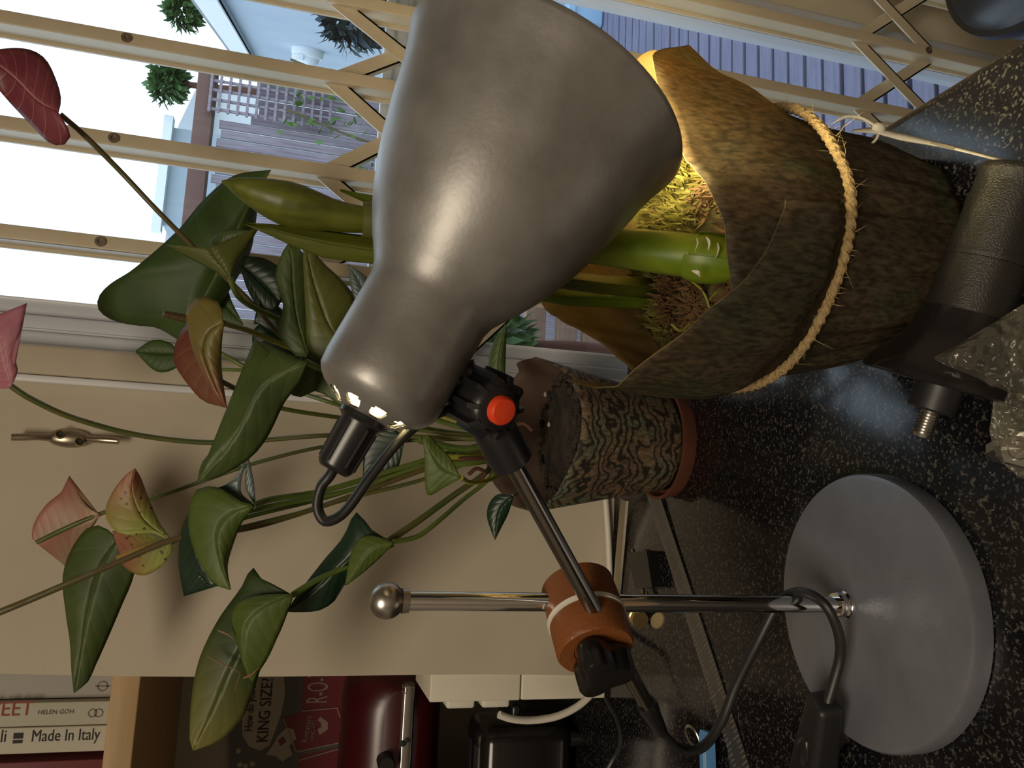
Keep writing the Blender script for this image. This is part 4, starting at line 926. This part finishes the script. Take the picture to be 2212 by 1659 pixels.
# --- bronze flower with brown spadix
fl = leaf('spathe', 'spathe_bronze', [([(482, 697), (450, 720), (440, 760), (460, 820), (488, 880)], [(482, 697), (478, 660, .006), (450, 641, .01), (420, 645, .012), (402, 670, .012), (408, 720, .006), (425, 780, .004), (455, 840, .002), (488, 880)]), ([(482, 697), (450, 720), (440, 760), (460, 820), (488, 880)], [(484, 697), (479, 740, .004), (478, 790, .006), (482, 830, .004), (490, 882)])], .585, an, .008)
leaf('spathe_lobe', 'spathe_wine', [([(478, 700, .008), (455, 760, .008), (470, 825, .006), (488, 880, .002)], [(450, 690, .02), (405, 700, .025), (382, 735, .02), (376, 780, .018), (400, 822, .014), (440, 866, .01), (488, 880, .004)])], .595, fl, .002)
obj('spadix', tube([P(410, 690, .605), P(380, 684, .60), P(353, 678, .595)], [.0034, .0034, .0026], 10, 16), 'spadix_brown', fl)
leaf('leaf', 'leaf_back', [([(385, 765), (340, 765), (294, 760)], [(385, 765), (370, 742), (330, 735), (294, 757)]), ([(385, 765), (340, 765), (294, 760)], [(385, 770), (380, 795), (340, 803), (294, 762)])], .72, an, .004)
petiole('stem_green', [(380, 790, .72), (470, 797, .725), (560, 805, .73), (800, 870, .73), RTX], .0018)
leaf('leaf', 'leaf_back', [([(455, 625), (490, 665), (525, 700)], [(450, 615), (485, 612), (500, 650), (525, 700)]), ([(455, 625), (490, 665), (525, 700)], [(450, 640), (470, 690), (500, 702), (527, 702)])], .73, an, .003)
petiole('stem_dark', [(480, 825, .61), (520, 845, .63), (600, 880, .67), (740, 903, .70), (950, 935, .72), RTX], .0021)
# --- red spathe, top left
f1 = leaf('spathe', 'spathe_red', [([(126, 243), (80, 215), (30, 165), (-15, 130)], [(126, 243), (132, 215, .005), (122, 175, .01), (100, 130, .012), (72, 110, .012), (35, 104, .01), (-15, 108)]), ([(126, 243), (80, 215), (30, 165), (-15, 130)], [(127, 245), (152, 290, .004), (140, 312, .01), (110, 310, .012), (70, 272, .012), (25, 225, .01), (-15, 180)])], .59, an, .008)
# --- pink spathe, left edge, its long stem
f2 = leaf('spathe', 'spathe_pink', [([(25, 832), (12, 790), (0, 740), (-30, 690)], [(25, 832), (38, 802, .003), (32, 770, .004), (45, 710, .006), (58, 655, .01)]), ([(58, 655, .01), (25, 672, .008), (-10, 690, .008), (-50, 700)], [(25, 832), (12, 790), (0, 740), (-30, 690)]), ([(25, 832), (12, 790), (0, 740), (-30, 690)], [(22, 838), (-5, 838, .008), (-30, 800, .012), (-60, 720)])], .62, an, .004)
petiole('stem_dark', [(24, 834, .62), (60, 858, .625), (150, 900, .64), (300, 940, .665), (470, 956, .685), (720, 940, .705), (950, 945, .715), RTX], .0024, 'flower_stem')
# --- two spathes low on the wall
f3 = leaf('spathe', 'spathe_peach', [([(215, 1112), (150, 1140), (78, 1172)], [(215, 1110), (190, 1095, .0), (168, 1065, .005), (150, 1028, .01)]), ([(150, 1028, .01), (135, 1060, .004), (100, 1090, .0), (75, 1128, .0), (69, 1160, .0), (78, 1172)], [(215, 1112), (150, 1140), (78, 1172)]), ([(215, 1112), (150, 1140), (78, 1172)], [(217, 1115), (195, 1145, .008), (165, 1185, .014), (148, 1228, .02)]), ([(148, 1228, .02), (135, 1195, .014), (112, 1174, .008), (78, 1172)], [(215, 1112), (150, 1140), (78, 1172)])], .665, an, .0)
petiole('stem_dark', [(80, 1171, .662), (150, 1138, .662), (222, 1108, .668), (320, 1080, .68), (430, 1042, .69), (560, 998, .70), (720, 962, .71), (950, 950, .718), RTX], .0020, 'flower_stem')
f4 = leaf('spathe', 'spathe_lime', [([(370, 1168), (310, 1120), (285, 1060), (290, 1013)], [(370, 1165), (345, 1130, .006), (318, 1070, .01), (303, 1030, .008), (291, 1011)]), ([(370, 1168), (310, 1120), (285, 1060), (290, 1013)], [(360, 1168), (330, 1150, .0), (285, 1157, -.006), (250, 1148, -.006), (230, 1120, -.004), (229, 1095), (245, 1060), (270, 1028), (290, 1013)])], .63, an, .003)
leaf('spathe_lobe', 'spathe_lime', [([(372, 1172, .01), (320, 1185, .01), (260, 1200, .01)], [(368, 1170, .015), (320, 1150, .02), (270, 1140, .02), (243, 1148, .02)]), ([(372, 1172, .01), (320, 1185, .01), (260, 1200, .01)], [(374, 1185, .012), (350, 1222, .014), (310, 1243, .016), (275, 1230, .016), (252, 1200, .012)])], .632, f4, .002)
obj('spadix', tube([P(345, 1176, .632), P(300, 1190, .630), P(254, 1206, .628)], [.0030, .0034, .0024], 10, 16), 'spadix', f4)
petiole('stem_green', [(368, 1172, .636), (420, 1150, .65), (540, 1115, .67), (720, 1070, .69), (900, 1010, .71), RTX], .0022, 'flower_stem')
petiole('stem_brown', [(-80, 1352, .57), (0, 1322, .575), (120, 1272, .585), (260, 1212, .60), (390, 1160, .615), (540, 1140, .64), (720, 1085, .67), (900, 1020, .70), RTX], .0026, 'flower_stem')
leaf('leaf', 'leaf', [([(255, 1165), (215, 1230), (190, 1320), (175, 1410), (160, 1497)], [(250, 1160), (220, 1136, .004), (190, 1140, .006), (155, 1185, .008), (136, 1245, .008), (142, 1320, .006), (152, 1390, .004), (155, 1450), (160, 1497)]), ([(255, 1165), (215, 1230), (190, 1320), (175, 1410), (160, 1497)], [(258, 1168), (285, 1215, .006), (290, 1240, .01), (262, 1310, .012), (230, 1385, .012), (205, 1440, .008), (190, 1472, .004), (160, 1497)])], .66, an, .006, n=20)
# --- folded pair of leaves, left middle
l12 = leaf('leaf', 'leaf_light', [([(546, 1092), (500, 1110), (470, 1150), (480, 1220), (498, 1274)], [(544, 1090), (520, 1083, .004), (470, 1052, .01), (425, 1058, .012), (408, 1105, .012), (412, 1165, .008), (435, 1220, .004), (465, 1262, .002), (498, 1274)]), ([(546, 1092), (500, 1110), (470, 1150), (480, 1220), (498, 1274)], [(547, 1095), (522, 1130, .006), (502, 1180, .008), (491, 1225, .006), (498, 1274)])], .59, an, .006)
leaf('leaf_underside', 'leaf_dark', [([(425, 1062, .016), (412, 1120, .018), (430, 1200, .016), (470, 1266, .01)], [(420, 1080, .02), (394, 1140, .024), (386, 1215, .024), (398, 1288, .02)]), ([(470, 1266, .01), (450, 1262, .012), (440, 1250, .014), (430, 1235, .016)], [(470, 1266, .01), (435, 1272, .016), (412, 1278, .02), (398, 1288, .02)])], .59, l12, .0)
leaf('leaf', 'leaf_grey', [([(550, 1090), (520, 1060), (536, 983)], [(540, 1088), (500, 1075), (455, 1062, .006), (500, 1040), (536, 983)]), ([(550, 1090), (530, 1050), (536, 983)], [(552, 1085), (548, 1040), (536, 983)])], .606, an, .002)
petiole('stem_green', [(546, 1093, .592), (580, 1080, .61), (700, 1060, .65), (850, 1015, .69), (1000, 970, .715), RTX], .0026)
petiole('stem_green', [(530, 1105, .61), (600, 1090, .63), (750, 1060, .67), (900, 1010, .70), RTX], .0022)
petiole('stem_dark', [(520, 1140, .62), (640, 1110, .65), (760, 1075, .68), (900, 1040, .70), (1010, 1000, .715), RTX], .0020)
# --- long ageing leaf, bottom left, with its folded lobe
l14 = leaf('leaf', 'leaf_ageing', [([(632, 1285), (560, 1340), (500, 1440), (460, 1530), (417, 1621)], [(632, 1285), (590, 1262, .004), (562, 1248, .008), (545, 1226, .012), (522, 1268, .01), (472, 1338, .01), (432, 1420, .008), (415, 1500, .006), (410, 1595, .002), (417, 1621)]), ([(632, 1285), (560, 1340), (500, 1440), (460, 1530), (417, 1621)], [(634, 1288), (605, 1365, .008), (565, 1440, .01), (545, 1500, .01), (520, 1556, .008), (470, 1602, .004), (417, 1621)])], .615, an, .003, n=22)
leaf('folded_lobe', 'leaf_light', [([(632, 1284, -.004), (570, 1310, -.01), (530, 1350, -.012), (525, 1420, -.01), (545, 1472, -.004)], [(632, 1283, -.004), (580, 1284, -.004), (540, 1290, -.002), (510, 1305, .0), (499, 1335, .0), (515, 1400, .0), (530, 1450, -.001), (545, 1472, -.004)]), ([(632, 1284, -.004), (570, 1310, -.01), (530, 1350, -.012), (525, 1420, -.01), (545, 1472, -.004)], [(634, 1286, -.004), (612, 1345, -.004), (582, 1415, -.003), (560, 1450, -.002), (545, 1472, -.004)])], .613, l14, .004)
for pts in ([(448, 1418), (480, 1435), (505, 1445), (520, 1455)], [(520, 1452), (512, 1480), (505, 1498)], [(470, 1362), (490, 1370), (505, 1380)], [(525, 1465), (545, 1455), (560, 1442)]):
    obj('leaf_scar', tube([P(x, y, .604) for x, y in pts], [.0008, .0017, .0012, .0004], 6, 14, flat=.3), mat('scar', (.30, .16, .09), .8) if 'scar' not in MATS else 'scar', l14)
# --- twisted dark leaf in the middle
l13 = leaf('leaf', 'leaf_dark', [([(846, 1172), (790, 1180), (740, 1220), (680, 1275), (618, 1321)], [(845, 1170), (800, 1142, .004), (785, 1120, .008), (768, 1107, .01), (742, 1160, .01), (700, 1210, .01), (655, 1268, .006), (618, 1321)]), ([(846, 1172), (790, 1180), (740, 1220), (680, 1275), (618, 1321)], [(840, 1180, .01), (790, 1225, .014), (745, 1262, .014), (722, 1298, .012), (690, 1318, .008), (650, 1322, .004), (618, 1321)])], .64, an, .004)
leaf('folded_lobe', 'leaf_light', [([(848, 1171, -.006), (800, 1190, -.008), (748, 1264, -.002)], [(846, 1169, -.004), (805, 1157, -.002), (780, 1160, 0), (762, 1185, 0), (752, 1225, 0), (746, 1264, -.002)]), ([(848, 1171, -.006), (800, 1190, -.008), (748, 1264, -.002)], [(850, 1173, -.006), (825, 1200, -.002), (790, 1232, 0), (748, 1264, -.002)])], .638, l13, .002)
petiole('stem_green', [(848, 1171, .634), (900, 1160, .65), (930, 1140, .66), (1000, 1080, .69), (1060, 1030, .71), RTX], .0022)
petiole('stem_dark', [(838, 1170, .648), (900, 1128, .665), (980, 1070, .69), (1050, 1020, .71), RTX], .0030)
petiole('stem_green', [(632, 1285, .615), (690, 1250, .63), (780, 1210, .65), (850, 1175, .655)], .0026)
# --- small leaves near the pot
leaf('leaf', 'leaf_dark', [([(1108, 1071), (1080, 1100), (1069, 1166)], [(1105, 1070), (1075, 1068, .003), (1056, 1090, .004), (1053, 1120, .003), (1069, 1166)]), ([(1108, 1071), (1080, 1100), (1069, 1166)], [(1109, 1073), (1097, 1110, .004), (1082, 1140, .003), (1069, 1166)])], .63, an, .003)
petiole('stem_dark', [(1106, 1071, .63), (1115, 1068, .65), (1125, 1050, .68), (1125, 1000, .71)], .0012)
leaf('leaf', 'leaf', [([(1092, 700), (1080, 760), (1075, 835)], [(1092, 700), (1066, 740, .004), (1056, 780, .004), (1060, 835)]), ([(1092, 700), (1080, 760), (1075, 835)], [(1094, 700), (1092, 760, .004), (1090, 835)])], .70, an, .003)
petiole('stem_green', [(1074, 833, .70), (1085, 870, .71), (1110, 940, .722)], .0022)
leaf('leaf', 'leaf_light', [([(996, 1032), (955, 1010), (930, 975), (914, 945)], [(995, 1030), (970, 985, .002), (940, 955, .004), (926, 938, .002), (914, 945)]), ([(996, 1032), (955, 1010), (930, 975), (914, 945)], [(994, 1034), (960, 1052, .004), (925, 1070, .006), (918, 1030, .004), (917, 985, .002), (914, 945)])], .62, an, .002)
petiole('stem_yellow', [(996, 1032, .62), (1015, 1042, .64), (1045, 1040, .66), (1080, 1024, .69), (1120, 980, .715)], .0020)
leaf('leaf', 'leaf_dark', [([(870, 940), (830, 980), (790, 1035)], [(850, 925), (800, 935), (787, 970), (784, 1035)]), ([(870, 940), (830, 980), (790, 1035)], [(872, 960), (860, 1010), (840, 1036), (790, 1037)])], .70, an, .002)
for i, (m_, p0) in enumerate((('stem_green', (905, 950, .69)), ('stem_dark', (890, 1005, .70)), ('stem_yellow', (930, 985, .70)), ('stem_green', (960, 1005, .70)))):
    petiole(m_, [p0, ((p0[0]+1110)/2, (p0[1]+965)/2+12, .71), (1120, 945+i*12, .724)], .0034)
for pts in ([(990, 992), (1030, 990), (1070, 992)], [(1012, 1025), (1030, 1012), (1048, 1022), (1040, 1035)], [(1100, 925), (1130, 915), (1150, 930)]):
    obj('dry_stalk', tube([P(x, y, .70) for x, y in pts], .0018, 7, 14), 'root', an)

# ================================================================== FURNITURE LEG AND FITTINGS BAG
E1, E2 = onZ(2203, 366, .0225), onZ(2034, 822, .0395); ld_ = (E2-E1).normalized(); LL = (E2-E1).length
fl_ = thing('furniture_leg', 'black tapered metal furniture leg with flange and bolt, lying on the worktop', 'furniture leg', ((E1.x+E2.x)/2, (E1.y+E2.y)/2, 0))
obj('tube', lathe([(.004, .0125), (.002, .0130), (.0, .0150), (.0005, .0175), (.002, .0186), (.005, .0186), (.0065, .0178), (.010, .0178), (.045, .0192), (.0455, .0188), (.0475, .0188), (.048, .0193), (LL-.02, .0210), (LL-.012, .0222)], E1, ld_, 56), 'black_metal', fl_)
obj('bore', lathe([(.004, .0126), (.02, .0120), (.02, 0)], E1, ld_, 32), 'black_rubber', fl_)
obj('flange', lathe([(-.036, .0213), (-.028, .0222), (-.020, .0252), (-.012, .0308), (-.005, .0362), (-.001, .0386), (.002, .0390), (.003, .0378), (.003, 0)], E2, ld_, 72), 'black_gloss', fl_)
obj('rubber_collar', lathe([(.003, .0118), (.0155, .0118), (.0165, .0108), (.0165, 0)], E2, ld_, 32), 'black_rubber', fl_)
th_ = [(.0165, .0052)]
for i in range(8): th_ += [(.017+i*.0016, .0043), (.0178+i*.0016, .0052)]
obj('threaded_bolt', lathe(th_+[(.031, .0044), (.031, 0)], E2, ld_, 24), 'steel', fl_)
def crumple(patches, D, n, m, amp, seed):
    vs, fs, uv = surf(patches, lambda x, y, dd: P(x, y, D+dd), n=n, m=m)
    out = []
    for v in vs:
        q = mnoise.noise(V((v.x*70+seed, v.y*70, v.z*70)))+.6*abs(mnoise.noise(V((v.x*160, v.y*160+seed, v.z*160))))+.4*mnoise.noise(V((v.x*330, v.y*330, v.z*330+seed)))
        out.append(v-ray(2150, 850).normalized()*q*amp)
    return out, fs
pg = thing('plastic_bag', 'crumpled clear plastic fittings bag lying against the black furniture leg', 'bag', tuple(onZ(2190, 900)))
pa = ([(2018, 773, .006), (2080, 738), (2150, 695), (2215, 655), (2300, 615)], [(2018, 775, .006), (2085, 812), (2150, 846), (2215, 868), (2300, 880)], .012)
pb_ = ([(2150, 842), (2215, 852, -.004), (2300, 860, -.004)], [(2137, 930, .004), (2190, 940), (2300, 950)], .006)
pc_ = ([(2137, 930, .004), (2190, 940), (2300, 950)], [(2150, 985, .010), (2195, 1025, .012), (2300, 1080, .012)], .006)
for nm, pp, D, sd in (('bag_flap', [pa], .372, 2), ('bag_flap', [(pa[0], pa[1], -.004)], .380, 8), ('bag_body', [pb_, pc_], .372, 5), ('bag_body', [(pb_[0], pb_[1], -.002), (pc_[0], pc_[1], -.001)], .382, 11)):
    o = obj(nm, crumple(pp, D, 50, 38, .0042, sd), 'plastic_film', pg, sharp=180)
def fast(name, label, px, D, ax, kind):
    c = P(*px, D); t = thing(name, label, 'nut' if kind == 'nut' else 'bolt', tuple(c), 'fittings in the plastic bag')
    a, e1, e2 = frame(ax)
    hexv = [c+(e1*cos(pi/3*i)+e2*sin(pi/3*i))*.0085 for i in range(6)]
    if kind == 'nut':
        obj('nut_body', prism(hexv, a, .006), 'steel', t, smooth=False); obj('nut_thread', lathe([(.0062, .0048), (.0062, .0042), (.001, .0042), (.001, 0)], c, a, 18), 'chrome_dark', t)
    else:
        obj('bolt_head', prism(hexv, a, .005), 'steel', t, smooth=False); obj('bolt_shank', lathe([(-.026, 0), (-.026, .0040), (0, .0042)], c, a, 18), 'steel', t)
fast('hex_nut', 'steel hexagon nut inside the clear plastic bag', (2205, 978), .377, -ray(2200, 970)+V((.3, 0, .2)), 'nut')
fast('hex_bolt', 'steel bolt inside the clear plastic bag', (2172, 965), .382, V((-.8, -.3, .3)), 'bolt')
